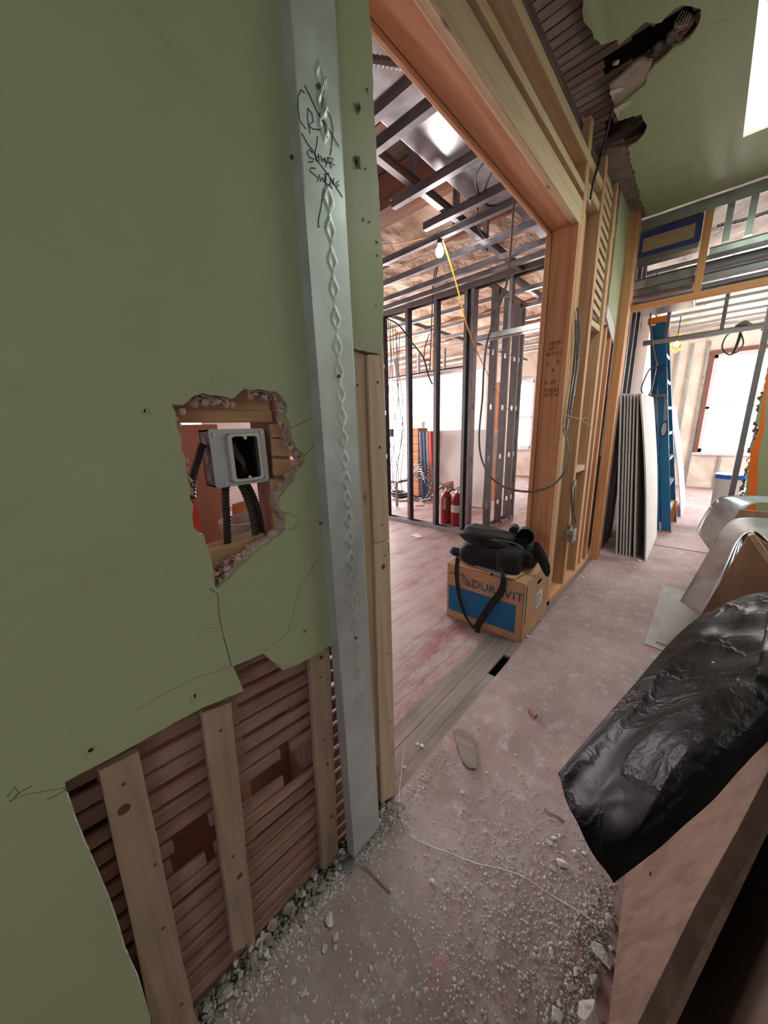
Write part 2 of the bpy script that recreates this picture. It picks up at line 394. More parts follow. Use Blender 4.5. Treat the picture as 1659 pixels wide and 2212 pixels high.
def rough(poly, seg, amp, seed=1, keep=lambda a, b: False, closed=True):
    r = random.Random(seed); out = []
    for i, a in enumerate(poly):
        if not closed and i == len(poly)-1: out.append(tuple(a)); break
        b = poly[(i+1) % len(poly)]; L = math.dist(a, b); n = max(1, int(L/seg)); out.append(tuple(a))
        if keep(a, b): continue
        nx, ny = -(b[1]-a[1])/max(L, 1e-6), (b[0]-a[0])/max(L, 1e-6)
        for k in range(1, n):
            t = k/n; d = r.uniform(-amp, amp); out.append((a[0]+(b[0]-a[0])*t+nx*d, a[1]+(b[1]-a[1])*t+ny*d))
    return out
def inpoly(x, y, poly):
    c = False; j = len(poly)-1
    for i in range(len(poly)):
        xi, yi = poly[i][:2]; xj, yj = poly[j][:2]
        if (yi > y) != (yj > y) and x < (xj-xi)*(y-yi)/(yj-yi)+xi: c = not c
        j = i
    return c
FONT = {'D': [[(0,0),(0,1),(.45,.85),(.6,.5),(.45,.1),(0,0)]], 'O': [[(.3,1),(0,.7),(0,.3),(.3,0),(.6,.3),(.6,.7),(.3,1)]],
 'R': [[(0,0),(0,1),(.5,.9),(.5,.6),(0,.5),(.6,0)]], 'W': [[(0,1),(.18,0),(.33,.6),(.5,0),(.68,1)]], 'A': [[(0,0),(.3,1),(.6,0)],[(.12,.4),(.48,.4)]],
 'Y': [[(0,1),(.3,.5),(.6,1)],[(.3,.5),(.3,0)]], 'P': [[(0,0),(0,1),(.5,.9),(.5,.55),(0,.5)]], 'E': [[(.5,1),(0,1),(0,0),(.5,0)],[(0,.5),(.4,.5)]],
 'N': [[(0,0),(0,1),(.5,0),(.5,1)]], 'I': [[(.1,0),(.1,1)]], 'G': [[(.6,.85),(.3,1),(0,.6),(.05,.1),(.4,0),(.6,.2),(.6,.45),(.35,.45)]],
 '5': [[(.55,1),(.05,1),(.05,.55),(.4,.6),(.55,.3),(.35,0),(0,.05)]], '0': [[(.3,1),(0,.6),(.1,.1),(.4,0),(.6,.5),(.3,1)]], 'X': [[(0,1),(.5,0)],[(.5,1),(0,0)]],
 'H': [[(0,0),(0,1)],[(.5,0),(.5,1)],[(0,.5),(.5,.5)]], 'F': [[(.5,1),(0,1),(0,0)],[(0,.5),(.4,.5)]], 'M': [[(0,0),(.05,1),(.3,.4),(.55,1),(.6,0)]],
 'B': [[(0,0),(0,1),(.45,.85),(.4,.55),(0,.5),(.5,.3),(.45,.05),(0,0)]], 'L': [[(0,1),(0,0),(.5,0)]], 'S': [[(.55,.9),(.25,1),(.02,.75),(.5,.35),(.4,.03),(0,.1)]],
 "'": [[(.1,1),(.08,.75)]], '(': [[(.35,1.15),(.05,.7),(.05,.3),(.35,-.15)]], ')': [[(.05,1.15),(.35,.7),(.35,.3),(.05,-.15)]], 'V': [[(0,1),(.3,0),(.6,1)]], 'T': [[(0,1),(.6,1)],[(.3,1),(.3,0)]], 'U': [[(0,1),(.02,.2),(.3,0),(.55,.2),(.57,1)]]}
def strokes(mb, pl, fn, r):
    for L in pl: mb.tube([fn(*p) for p in L], r, 5)
def hand(mb, text, org, u, v, size, r, seed=0):
    rn = random.Random(seed); x = 0; org = Vector(org); u = Vector(u); v = Vector(v)
    for ch in text:
        if ch != ' ':
            dy = rn.uniform(-.1, .1); sk = rn.uniform(-.1, .15)
            for L in FONT[ch]: mb.tube([org+u*(x+p[0]+sk*p[1])*size+v*(p[1]+dy)*size for p in L], r, 5)
        x += .85
    return mb
def printed(text, size, mat, loc, rot, parent, name='lettering', ext=.0006, sx=1.0):
    c = bpy.data.curves.new('txt', 'FONT'); c.body = text; c.size = size; c.extrude = ext
    t = bpy.data.objects.new('txt', c); COL.objects.link(t); bpy.context.view_layer.update()
    me = bpy.data.meshes.new_from_object(t.evaluated_get(bpy.context.evaluated_depsgraph_get()))
    bpy.data.objects.remove(t); me.materials.append(mat)
    o = bpy.data.objects.new(name, me); COL.objects.link(o); o.parent = parent
    o.location = Vector(loc)-wloc(parent); o.rotation_euler = rot; o.scale = (sx, 1, 1)
    return o
def ordn(i):
    o1 = 'first second third fourth fifth sixth seventh eighth ninth tenth eleventh twelfth thirteenth fourteenth fifteenth sixteenth seventeenth eighteenth nineteenth'.split()
    if i < 19: return o1[i]
    i += 1; t_ = ['twenty', 'thirty', 'forty', 'fifty', 'sixty', 'seventy'][i//10-2]
    return (t_[:-1]+'ieth') if i % 10 == 0 else t_+' '+o1[i % 10-1]
CEIL = 2.90
WY = .655          # painted face of the left wall
def wp(px, py, Y=WY): q = P(px, py, 1, Y); return (q.x, q.z)
onwall = lambda Y: (lambda x, z: (x, Y, z))

# ================================================================== SETTING
# ---- floors
struct(MB().box(-1.8, 9.3, -2.1, .655, -.018, 0), 'floor', FLOOR, origin=(0, 0, 0))
b = MB()
# worn sill boards between the two floors, with the open slot
b.box(-1.8, 1.545, .655, .70, -.02, -.004); b.box(1.755, 9.3, .655, .70, -.02, -.004)
b.box(-1.8, 9.3, .703, .78, -.02, -.006); b.box(-1.8, 9.3, .784, .86, -.02, -.008)
o = struct(b, 'trim_1', GREYW[0]); o['label'] = 'worn grey sill boards where the two floors meet'
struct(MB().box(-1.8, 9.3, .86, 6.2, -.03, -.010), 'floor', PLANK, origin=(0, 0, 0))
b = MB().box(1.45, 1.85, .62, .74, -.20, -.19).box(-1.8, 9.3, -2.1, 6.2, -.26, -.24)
struct(b, 'floor', DARK)  # blackened underside, painted shade for the open slot
# raised plywood seams in the hall floor
b = MB()
for a, c in (((1000,1575),(1659,1745)),):
    pass
for x, y0, y1 in ((4.55, -1.2, .30),): b.box(x, x+1.22, y0, y1, 0, .006)
tag(b.build('floor_plywood', FLOOR), 'thin dusty plywood sheet on the floor under the blue ladder', 'plywood sheet')
# ---- green wall on the left
def zz(z0, s): return lambda L: [(z0[0]+x*s, z0[1]+y*s) for x, y in L]
z1 = zz((340, 800), .3255); z2 = zz((100, 1350), .4581); zc = zz((1100, 0), .337)
hole_px = z1([(95,225),(175,225),(240,170),(300,150),(350,165),(430,170),(490,190),(540,150),(580,120),(640,130),(700,130),(780,140),(830,180),(865,230),(850,300),(880,350),(890,400),(890,450),(940,530),(985,570),(960,630),(920,680),(900,740),(850,800),(808,850),(815,930),(855,945),(850,1060),(760,1130),(700,1170),(600,1260),(500,1360),(395,1450),(380,1430),(370,1330),(345,1200),(310,1090),(250,1060),(235,990),(240,900),(215,850),(215,760),(195,680),(190,600),(160,520),(160,440),(120,350),(120,280)])
hole = rough([wp(*p) for p in hole_px], .008, .0022, 3)
edge_r = [(797,-20),(797,10),(805,120),(806,210),(812,290),(816,380),(822,470),(826,560),(829,640),(827,700),(826,768),(760,752)]
bottom = [(717,1389),(700,1404),(665,1424),(640,1437),(612,1448),(592,1430),(570,1411),(545,1422),(503,1440),(514,1465),(526,1492),(440,1528),(380,1560),(300,1605),(220,1648),(140,1690)]
lowedge = z2([(95,790),(130,900),(190,1050),(240,1160),(290,1280),(330,1390),(370,1530),(430,1660),(490,1860),(520,2000)])
outer = [(-1.8, CEIL), (.62, CEIL)]+rough([wp(*p) for p in edge_r], .012, .0018, 5, closed=False)[:-1]+[wp(760, 752), (wp(760,752)[0], .9), (.56, .757)]
nb = rough([wp(*p) for p in bottom], .015, .0012, 6, closed=False)
outer += nb
outer += rough([wp(*p) for p in lowedge], .012, .0015, 8, closed=False)
outer += [(wp(*lowedge[-1])[0], 0.0), (-1.8, 0.0)]
clean = []
for p in outer:
    if not clean or math.dist(p, clean[-1]) > 1e-4: clean.append(p)
wall = struct(MB().plate(clean, [hole], onwall(WY), (0, .012, 0)), 'wall_left', GREEN)
wall['label'] = 'green painted wall, broken open around the outlet box and along the bottom'
# old plaster layer behind the sheet, set back a little at each break
ctr = (sum(p[0] for p in hole)/len(hole), sum(p[1] for p in hole)/len(hole))
hole2 = rough([(ctr[0]+(x-ctr[0])*.985, ctr[1]+(z-ctr[1])*.985) for x, z in [wp(*p) for p in hole_px]], .006, .003, 9)
pl_out = [(-1.8, CEIL), (.62, CEIL), (.715, 2.5), (.715, 1.5), (.60, 1.5), (.60, .80)]+[(x, z+.018) for x, z in [wp(*p) for p in bottom[:11]]]+[wp(440, 1520), wp(300, 1598), wp(142, 1684)]
pl_out += [(x-.006, z) for x, z in rough([wp(*p) for p in lowedge], .012, .004, 18, closed=False)]+[(-.05, 0), (-1.8, 0)]
struct(MB().plate(pl_out, [hole2], onwall(WY+.0125), (0, .022, 0)), 'plaster_layer', PLASTER, parent=wall)
# crumbs along the rim of the hole
b = MB(); rn = random.Random(4)
for i, (x, z) in enumerate(hole2):
    for k in range(2):
        if rn.random() < .75 and (z > 1.20 or x > .40):
            r_ = rn.uniform(.004, .0105); b.chunk((x+rn.uniform(-.005, .005), .664+rn.uniform(0, .02), z-r_/2+rn.uniform(-.006, .004)), r_, r_, r_, rn.random(), False)
for q in range(60):
    t = rn.random(); px = 455+t*110; py = 1215-t*60+rn.uniform(-6, 14); r_ = rn.uniform(.003, .009)
    p = P(px, py, 1, .68); b.chunk((p.x, .69+rn.uniform(-.012, .015), p.z-.02), r_, r_, r_, rn.random(), False)
o = b.build('plaster_crumb', PLASTER, wall); o['kind'] = 'structure'
# a raised drywall piece at the lower left (different shade) and cracks
def line(mb, pl, Y, r): mb.tube([P(x, y, 1, Y) for x, y in pl], r, 5)
b = MB()
C1 = lambda L: z1(L)
for pl, r_ in ((z1([(345,1450),(400,1480),(405,1560),(412,1640),(440,1770),(470,1880),(492,1960)]), .0016),
               (z1([(1030,315),(960,345),(880,385)]), .0013), (z1([(1045,480),(1020,520),(975,565)]), .0012),
               (z1([(1110,1205),(1040,1290),(950,1420),(930,1500),(900,1620),(868,1730),(830,1770),(705,1870)]), .001),
               (z1([(1130,1520),(1000,1610),(868,1740)]), .0005), (z1([(360,50),(440,70),(570,105),(700,130),(850,140),(1015,152)]), .0005),
               (z1([(360,50),(350,140)]), .0004), (z1([(960,615),(1055,645),(1035,720),(1000,740),(1000,900),(1010,1010)]), .0005),
               (z1([(1095,992),(1000,1010),(930,1040),(860,1065)]), .0006), (z1([(855,940),(930,980),(932,1030),(860,1065)]), .001),
               (z1([(150,1620),(230,1670),(330,1705),(412,1718)]), .0005), (z2([(880,195),(700,250),(560,320),(425,405)]), .0008),
               (z2([(865,160),(820,210)]), .0006), (z2([(0,825),(60,795),(110,765)]), .0012),
               (zz((560,0),.3165)([(600,1765),(700,1800),(780,1850),(845,1875)]), .0004), (zz((560,0),.3165)([(840,1920),(740,1950),(660,2030),(625,2130)]), .0004),
               (zz((560,0),.3165)([(640,2160),(740,2180),(835,2200)]), .0004), ([(20,1730),(60,1715),(150,1700)], .0008)):
    line(b, pl, WY+.0002, r_*.6)
o = b.build('crack', CRACKM, wall); o['label'] = 'thin dark cracks in the green wall'; o['kind'] = 'structure'
b = MB()
line(b, z1([(395,1452),(405,1485),(408,1560),(416,1640),(444,1770)]), WY+.0005, .0013)
o = b.build('crack_pink', PLASTER, wall); o['kind'] = 'structure'
# screw holes: dark dimples with a ring of torn paper
for (px, py, r_) in ((314,887,.004),(419,1503,.006),(195,1619,.006),(657,1363,.0045),(773,234,.010),(771,352,.011),(793,195,.004),(784,475,.0035),(797,480,.003),(813,523,.0035),(789,365,.0025),(814,552,.003),(812,660,.002)):
    x, z = wp(px, py); b = MB(); rn = random.Random(px)
    for k in range(5):
        a = rn.uniform(0, 6.28); b.chunk((x+math.cos(a)*r_*.8, WY-.0004, z+math.sin(a)*r_*.8), r_*.55, .0012, r_*.55, rn.random(), False)
    b.chunk((x, WY-.0008, z), r_*1.1, .001, r_*1.3, px*3, False)
    o = b.build('torn_paper_ring', BROWNP if r_ > .009 else GREEN, wall); o['kind'] = 'structure'
    b = MB().tube([(x, WY-.0022, z), (x, WY+.006, z)], r_*.55, 10); o = b.build('screw_hole', DARK, wall); o['kind'] = 'structure'
b = MB(); line(b, [(x_-1, y_) for x_, y_ in lowedge[:-1]], WY+.004, .0022)
o = b.build('torn_edge', GYP, wall, smooth=True); o['kind'] = 'structure'; o['label'] = 'whitish torn edge of the lower left sheet'
b = MB(); line(b, [(612,1449),(592,1431),(571,1412)], WY+.005, .0016); line(b, [(503,1441),(514,1466),(526,1493)], WY+.005, .0014); line(b, [(716,1390),(719,1430)], WY+.006, .002)
o = b.build('torn_edge', PLASTER, wall, smooth=True); o['kind'] = 'structure'
# pencil squiggles at the lower left
b = MB(); line(b, [(15,1722),(32,1700),(40,1712),(22,1732),(48,1708),(70,1697)], WY, .0006)
o = b.build('pencil_mark', CRACKM, wall); o['kind'] = 'structure'

# ---- lath behind the left wall
gapP = [[(P(x, y, 1, .69).x, P(x, y, 1, .69).z) for x, y in g] for g in ([(372,1800),(460,1775),(462,1845),(372,1895)], [(510,1700),(610,1648),(612,1682),(515,1760)], [(605,1625),(685,1600),(685,1648),(608,1700)])]
LG = 'horizontal laths exposed at the foot of the left wall'
rows = int(.86/.0435); rn = random.Random(12)
TILT = -.09
kk = 0
for r_ in range(rows):
    zc0 = .035+r_*.0435
    segs = []; cur = None; x = -.34
    while x < .70:
        zz_ = zc0+TILT*(x-.2)
        hid = any(inpoly(x, zz_, g) for g in gapP)
        if not hid and cur is None: cur = x
        if (hid or x >= .69) and cur is not None: segs.append((cur, x)); cur = None
        x += .01
    if cur is not None: segs.append((cur, .70))
    for (xa, xb) in segs:
        j1, j2 = rn.uniform(-.003, .003), rn.uniform(-.003, .003); h = .0160+rn.uniform(-.002, .0015)
        mat = LATH[0]
        za = zc0+TILT*(xa-.2)+j1; zb = zc0+TILT*(xb-.2)+j2; yo = rn.uniform(0, .003)
        b = MB().hexa([(xa,.69+yo,za-h),(xb,.69+yo,zb-h),(xb,.698+yo,zb-h),(xa,.698+yo,za-h),(xa,.69+yo,za+h),(xb,.69+yo,zb+h),(xb,.698+yo,zb+h),(xa,.698+yo,za+h)])
        where = 'from the floor' if r_ < rows//2 else 'from the top'
        n_ = r_ if r_ < rows//2 else rows-1-r_
        side = '' if len(segs) == 1 else (', piece left of a gap' if (xa, xb) == segs[0] else (', piece right of a gap' if (xa, xb) == segs[-1] else ', piece between two gaps'))
        side = side.replace(', piece left of a gap', ', left of gap').replace(', piece right of a gap', ', right of gap').replace(', piece between two gaps', ', between gaps')
        tag(b.build('lath', mat, bevel=.001), ('brown lath, %s row up from the floor%s' if n_ == r_ else 'brown lath, %s row down from the green wall edge%s') % (ordn(n_), side), 'lath', LG)
        kk += 1
tag(MB().box(-.6, .0, .80, .81, 0, .95).build('backing_board', DLATH[0]), 'dark board added behind the laths to darken the gaps at the torn sheet edge', 'board')  # added to keep the left room's brightness out of the lath gaps
# short laths beside the outlet hole, right side
for i, (ya, yb, off) in enumerate(((916,945,0),(947,985,2),(990,1027,5),(1035,1070,0),(1108,1142,6))):
    q = [P(586+off, ya, 1, .70), P(640, ya+3, 1, .70), P(640, yb+1, 1, .70), P(588+off, yb, 1, .70)]
    if i == 4: q = [P(592, ya, 1, .70), P(622, ya+3, 1, .70), P(622, yb, 1, .70), P(596, yb+2, 1, .70)]
    b = MB().quad(q, (0, .009, 0))
    tag(b.build('lath_end', STUDW[0], bevel=.0015), 'broken lath end, %s down at the right side of the outlet hole' % ordn(i), 'lath', 'lath ends in the outlet hole')
# framing inside the wall
def post(name, x0, x1, y0, y1, z0, z1, mat, label, group=None, bev=.0025, cat='stud'):
    return tag(MB().box(x0, x1, y0, y1, z0, z1).build(name, mat, bevel=bev), label, cat, group)
post('wall_stud', .405, .45, .71, .80, .0, CEIL, LATH[2], 'old dark stud inside the left wall, right of the outlet box')
post('wall_stud', .655, .695, .71, .80, .0, CEIL, LATH[2], 'old stud inside the left wall, behind the steel stud')
post('wall_stud', -.36, -.32, .71, .80, .0, CEIL, DLATH[2], 'dark old stud inside the left wall, at the torn sheet edge')
post('wall_blocking', .15, .405, .70, .79, 1.345, 1.385, STUDW[0], 'horizontal wood block above the outlet box', cat='blocking')
post('wall_blocking', .15, .405, .694, .70, 1.325, 1.350, STUDW[0], 'thin wood strip under the block above the outlet box', cat='blocking')
q = [P(452, 1190, 1, .71), P(572, 1152, 1, .71), P(600, 1215, 1, .71), P(440, 1275, 1, .71)]
tag(MB().quad(q, (0, .05, 0)).build('wall_blocking', STUDW[0], bevel=.002), 'dusty wood block under the outlet hole', 'blocking')
# reddish board standing in the cavity and things seen through the hole
tag(MB().box(.0, .42, 1.02, 1.035, -.01, 1.33).build('backing_board', REDBRN), 'reddish brown board seen through the outlet hole behind the box', 'board')
q = [P(505, 1090, 1, .98), P(545, 1078, 1, .98), P(545, 1250, 1, .98), P(505, 1260, 1, .98)]
tag(MB().quad(q, (0, .01, 0)).build('wood_offcut', FIR[0]), 'small light wood panel behind the bucket in the outlet hole', 'panel')
bk = P(520, 1135, 1, .93)
t = thing('plastic_bucket', (bk.x, .90, 0), 'white bucket with red print seen through the outlet hole', 'bucket')
zt = P(520, 1130, 1, .86).z
MB().lathe((bk.x, .90, 0), [(.055, zt-.30), (.062, zt-.02), (.066, zt-.02), (.066, zt), (.058, zt), (.05, zt-.28)]).build('bucket_body', LABELW, t, smooth=False)
b = MB()
for k in range(3):
    a0 = P(530+k*9, 1163, 1, .842); b.quad([a0, P(537+k*9, 1163, 1, .842), P(543+k*5, 1135-k*4, 1, .842), P(540+k*5, 1138-k*4, 1, .842)], (0, .0008, 0))
b.build('red_stripe', RED, t)
tag(MB().box(bk.x-.12, bk.x+.12, .82, .98, -.01, zt-.30).build('bucket_crate', CARD), 'crate inside the wall cavity carrying the white bucket', 'crate')
q = [P(416, 1085, 1, .72), P(425, 1075, 1, .72), P(447, 1160, 1, .72), P(425, 1150, 1, .72), ]
tag(MB().quad([P(408, 1080, 1, .74), P(418, 1075, 1, .74), P(450, 1190, 1, .74), P(425, 1160, 1, .74)], (0, .004, 0)).build('orange_strap', plain('orange_red_plastic', (.75, .06, .01), .4)), 'orange red plastic strip at the left rim of the outlet hole', 'strip')

# ---- electrical box
ebx0, ebx1 = P(452, 928, 1, .70).x, P(572, 928, 1, .70).x; ebz1, ebz0 = 1.312, 1.20
t = thing('outlet_box', ((ebx0+ebx1)/2, .72, ebz0), 'galvanised steel outlet box with mud ring hanging in the wall hole', 'electrical box')
b = MB(); zb = [(ebx0-.002, ebz0), (ebx1-.004, ebz0), (ebx1-.004, ebz1), (ebx0-.002, ebz1)]
b.box(ebx0, ebx0+.003, .704, .755, ebz0, ebz1); b.box(ebx1-.008, ebx1-.005, .704, .755, ebz0, ebz1)
b.box(ebx0, ebx1-.005, .704, .755, ebz0, ebz0+.003); b.box(ebx0, ebx1-.005, .704, .755, ebz1-.003, ebz1); b.box(ebx0, ebx1-.005, .752, .755, ebz0, ebz1)
b.build('box_body', GALV2, t)
for k, zk in enumerate((.022, .056, .09)):
    MB().tube([(ebx0-.0015, .73, ebz0+zk), (ebx0+.001, .73, ebz0+zk)], .011, 16).build('knockout', GALV, t)
cx0, cx1 = ebx0+.028, ebx1-.022; cz0, cz1 = ebz0+.008, ebz1-.010
def rrect(x0, x1, z0, z1, r, n=5):
    out = []
    for cx_, cz_, a0 in ((x1-r, z1-r, 0), (x0+r, z1-r, 90), (x0+r, z0+r, 180), (x1-r, z0+r, 270)):
        out += [(cx_+r*math.cos(math.radians(a0+90*k/n)), cz_+r*math.sin(math.radians(a0+90*k/n))) for k in range(n+1)]
    return out
plate_o = rrect(ebx0-.002, ebx1-.001, ebz0-.001, ebz1+.001, .006)
win = rrect(cx0+.006, cx1-.002, cz0+.004, cz1-.004, .006)
cover = MB().plate(plate_o, [win], onwall(.7015), (0, .0022, 0)).build('cover_plate', GALV, t)
ring_o = rrect(cx0, cx1+.004, cz0-.002, cz1+.002, .008)
ring = MB().plate(ring_o, [rrect(cx0+.009, cx1-.003, cz0+.005, cz1-.005, .006)], onwall(.690), (0, .0115, 0)).build('mud_ring', metalmat('mud_ring_steel', (.62, .58, .56), .28), t, bevel=.0015)
b = MB()
for x_, z_ in ((ebx0+.007, ebz1-.009), (ebx1-.010, ebz0+.010), (ebx1-.010, ebz1-.008), (ebx0+.018, ebz0+.008)): MB().tube([(x_, .697, z_), (x_, .702, z_)], .0032, 12).build('screw', ALU, cover)
for z_ in (cz1-.007, cz0+.007): MB().tube([((cx0+cx1)/2+.003, .688, z_), ((cx0+cx1)/2+.003, .692, z_)], .0035, 12).build('screw', ALU, ring)
b = MB()
for k in range(8): b.box(ebx1-.020+.0, ebx1-.013, .7008, .7014, ebz0+.045+k*.0032, ebz0+.0465+k*.0032+(k % 3)*.0006)
b.build('barcode_sticker', INK, cover)
b = MB()
for k in range(3):
    b.tube(catmull([(cx0+.012+k*.004, .72, cz1-.01), (cx0+.02+k*.005, .712, cz1-.04), (cx0+.034+k*.003, .714, cz0+.03), (cx0+.036, .73, cz0+.008)], 5), .0016, 6)
b.build('wire', plain('grey_wire', (.10, .09, .085), .4), t)
b = MB().tube([(cx0+.036, .716, cz0+.03), (cx0+.045, .718, cz0+.012)], .0028, 6); b.build('red_wire', plain('dark_red_wire', (.10, .008, .012), .4), t)
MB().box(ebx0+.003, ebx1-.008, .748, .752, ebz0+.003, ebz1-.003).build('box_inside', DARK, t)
def cable(name, pts, r, mat, label, cat='cable', group=None, step=.0045, amp=.22):
    return tag(MB().tube(pts, r, 8, ribs=step, amp=amp).build(name, mat, smooth=False), label, cat, group)
CG = 'ribbed black conduits in the outlet hole'
cable('flexible_conduit', [P(487, 1048, 1, .715), P(487, 1080, 1, .715), P(490, 1120, 1, .718), P(492, 1180, 1, .725), P(494, 1240, 1, .73)], .0068, CONDB, 'ribbed black conduit dropping straight down from the outlet box, left one', group=CG, step=.0035, amp=.28)
cable('flexible_conduit', [P(518, 1042, 1, .715), P(532, 1070, 1, .715), P(545, 1110, 1, .72), P(553, 1165, 1, .725), P(556, 1220, 1, .73)], .0068, CONDB, 'ribbed black conduit curving down right under the outlet box, front one', group=CG, step=.0035, amp=.28)
cable('flexible_conduit', [P(530, 1042, 1, .73), P(547, 1075, 1, .73), P(559, 1115, 1, .735), P(566, 1160, 1, .735), P(568, 1220, 1, .735)], .0068, CONDB, 'ribbed black conduit curving down right under the outlet box, rear one', group=CG, step=.0035, amp=.28)
cable('flexible_conduit', [P(436, 960, 1, .73), P(428, 990, 1, .72), P(417, 1030, 1, .71), P(414, 1080, 1, .70)], .006, CONDB, 'ribbed black conduit running down left of the outlet box', group=CG, step=.0035, amp=.28)
b = MB()
for px in (487, 524): p = P(px, 1046, 1, .72); b.tube([p+Vector((0, 0, .006)), p-Vector((0, 0, .008))], .0085, 12)
b.build('conduit_connector', GALV2, t)

# ---- three furring planks
def plank(name, pxs, Y, th, mat, label, group=None, cat='plank', knots=()):
    q = [P(x, y, 1, Y) for x, y in pxs]; xs = q
    rn_ = random.Random(label)
    # subdivide long edges a little so the sides are not ruler straight
    L, R_ = [], []
    n = 8
    for k in range(n+1):
        t_ = k/n; a = q[0].lerp(q[3], t_); c = q[1].lerp(q[2], t_)
        w_ = .0012 if 0 < k < n else 0
        L.append((a.x+rn_.uniform(-w_, w_), a.z)); R_.append((c.x+rn_.uniform(-w_, w_), c.z))
    poly = L+R_[::-1]
    t_ = thing(name, (q[0].x, Y, min(q[2].z, q[3].z)), label, cat, group)
    bd_ = MB().plate(poly, [], onwall(Y), (0, th, 0)).build('board', mat, t_, bevel=.0018)
    for (kx, ky, kr) in knots:
        c = P(kx, ky, 1, Y)
        m = CRACKM if kr < .005 else plain('knot_wood', (.10, .045, .03), .8)
        MB().tube([c+Vector((0, -.0007, 0)), c+Vector((0, .001, 0))], kr, 14).build('screw_head' if kr < .005 else 'knot', m, bd_)
    return t_
PG = 'furring planks nailed over the lath'
plank('furring_plank', [(214,1668),(300,1624),(437,2270),(352,2330)], .667, .018, FURR[2], 'wide furring plank over the lath, leftmost and nearest', PG, knots=((267,1694,.0035),(268,1748,.0095),(335,1868,.003),(352,2005,.0035),(392,2170,.0035)))
plank('furring_plank', [(437,1541),(500,1517),(553,2035),(505,2060)], .667, .018, FURR[2], 'grey stained furring plank in the middle of the lath', PG, knots=((477,1578,.0035),(503,1850,.0035),(532,2040,.003),(518,1892,.007)))
plank('furring_plank', [(670,1417),(712,1399),(732,1848),(698,1882)], .667, .018, FURR[2], 'narrow furring plank beside the steel stud', PG, knots=((694,1420,.006),(692,1463,.003),(699,1597,.003),(707,1650,.004),(716,1764,.005),(714,1815,.003)))
# dark cavity at the torn sheet edge: thick plaster keys
tag(plank('casing_board', [(762,757),(788,765),(822,1650),(803,1660)], .664, .02, CASE[2], 'narrow pine casing board between steel stud and opening', 'jamb casing boards', 'casing', knots=((772,832,.003),(787,1075,.003),(791,1293,.0035),(800,1475,.003))), None)
plank('casing_board', [(795,766),(827,766),(842,1166),(809,1175)], .656, .022, CASE[2], 'upper piece of the pine casing board at the opening edge', 'jamb casing boards', 'casing', knots=((816,826,.0035),(820,966,.004),(825,1134,.0035)))
plank('casing_board', [(809,1176),(842,1168),(855,1716),(824,1736)], .656, .022, CASE[2], 'lower knotty piece of the pine casing board at the opening edge', 'jamb casing boards', 'casing', knots=((828,1224,.008),(831,1200,.003),(837,1412,.003),(843,1559,.0035),(847,1625,.003)))
post('jamb_stud', .645, .73, .683, .853, .0, 2.40, FIR[2], 'wood jamb behind the casing boards at the near side of the opening')

# ---- steel stud screwed over the green wall
SY = .623
t = thing('steel_stud', (.55, SY, .0), 'galvanised steel stud with diamond dimples and marker writing on the green wall', 'steel stud')
def sx(py): # left and right edge pixels of the face at a height in the photo
    return (628+(720-628)*0, 0)
A0, A1 = P(625, -40, 1, SY), P(722, -40, 1, SY); B0, B1 = P(762, 1790, 1, SY), P(816, 1745, 1, SY)
xa0, xa1 = A0.x, A1.x
fl0, fl1 = P(626, 0, 1, SY), P(766, 1850, 1, SY); fr0, fr1 = P(722, 0, 1, SY), P(818, 1760, 1, SY)
def xl(z): return fl0.x+(fl1.x-fl0.x)*(fl0.z-z)/(fl0.z-fl1.z)
def xr(z): return fr0.x+(fr1.x-fr0.x)*(fr0.z-z)/(fr0.z-fr1.z)
ZT = CEIL-.01
b = MB()
zl_b, zr_b = .0, .012
# face as a grid with raised diamonds
nz = 640; nx = 40; rowsg = []
dz = (ZT-.012)/nz
dia = []
zk = .10
for py in (510-0,):
    pass
zc_list = [P(708, y, 1, SY).z for y in (180,235,280,430,495,560,620,685,745,800,850,900,950,1000,1045,1090,1135,1180,1230,1280,1330,1385,1440,1500,1560)]
for i in range(nz+1):
    z = .012+i*dz; row = []
    for j in range(nx+1):
        u_ = j/nx; x = xl(z)*(1-u_)+xr(z)*u_
        y = SY
        d = min(abs(abs(u_-.55)/.13+abs(z-c)/.024-.80) for c in zc_list)
        if d < .30: y -= .0032*(1-d/.30)*(.35 if z > 1.98 else 1)
        y += .0006*math.sin(z*9+u_*3)
        row.append((x, y, z))
    rowsg.append(row)
b.grid(rowsg, (0, .0012, 0))
sface = b.build('stud_face', GALVF, t, smooth=True)
b = MB()
b.hexa([(xl(0)-.0005, SY, .0), (xl(0)+.0015, SY, .0), (xl(0)+.0015, WY-.0002, .0), (xl(0)-.0005, WY-.0002, .0), (xl(ZT)-.0005, SY, ZT), (xl(ZT)+.0015, SY, ZT), (xl(ZT)+.0015, WY-.0002, ZT), (xl(ZT)-.0005, WY-.0002, ZT)])
b.hexa([(xr(0)-.0015, SY, .03), (xr(0)+.0005, SY, .03), (xr(0)+.0005, WY-.0002, .012), (xr(0)-.0015, WY-.0002, .012), (xr(ZT)-.0015, SY, ZT), (xr(ZT)+.0005, SY, ZT), (xr(ZT)+.0005, WY-.0002, ZT), (xr(ZT)-.0015, WY-.0002, ZT)])
b.build('stud_flange', GALVF, t)
b = MB()
for px, py in ((688,186),(639,331),(731,813),(768,1378),(700,1132)):
    c = P(px, py, 1, SY-.001); yy = SY-.002 if px not in (639, 700) else SY+.012
    MB().tube([(c.x, yy-.002, c.z), (c.x, yy+.002, c.z)], .0035, 10).build('screw_head', CRACKM, sface)
zw = zz((560, 0), .3165); b = MB(); WR = .0007
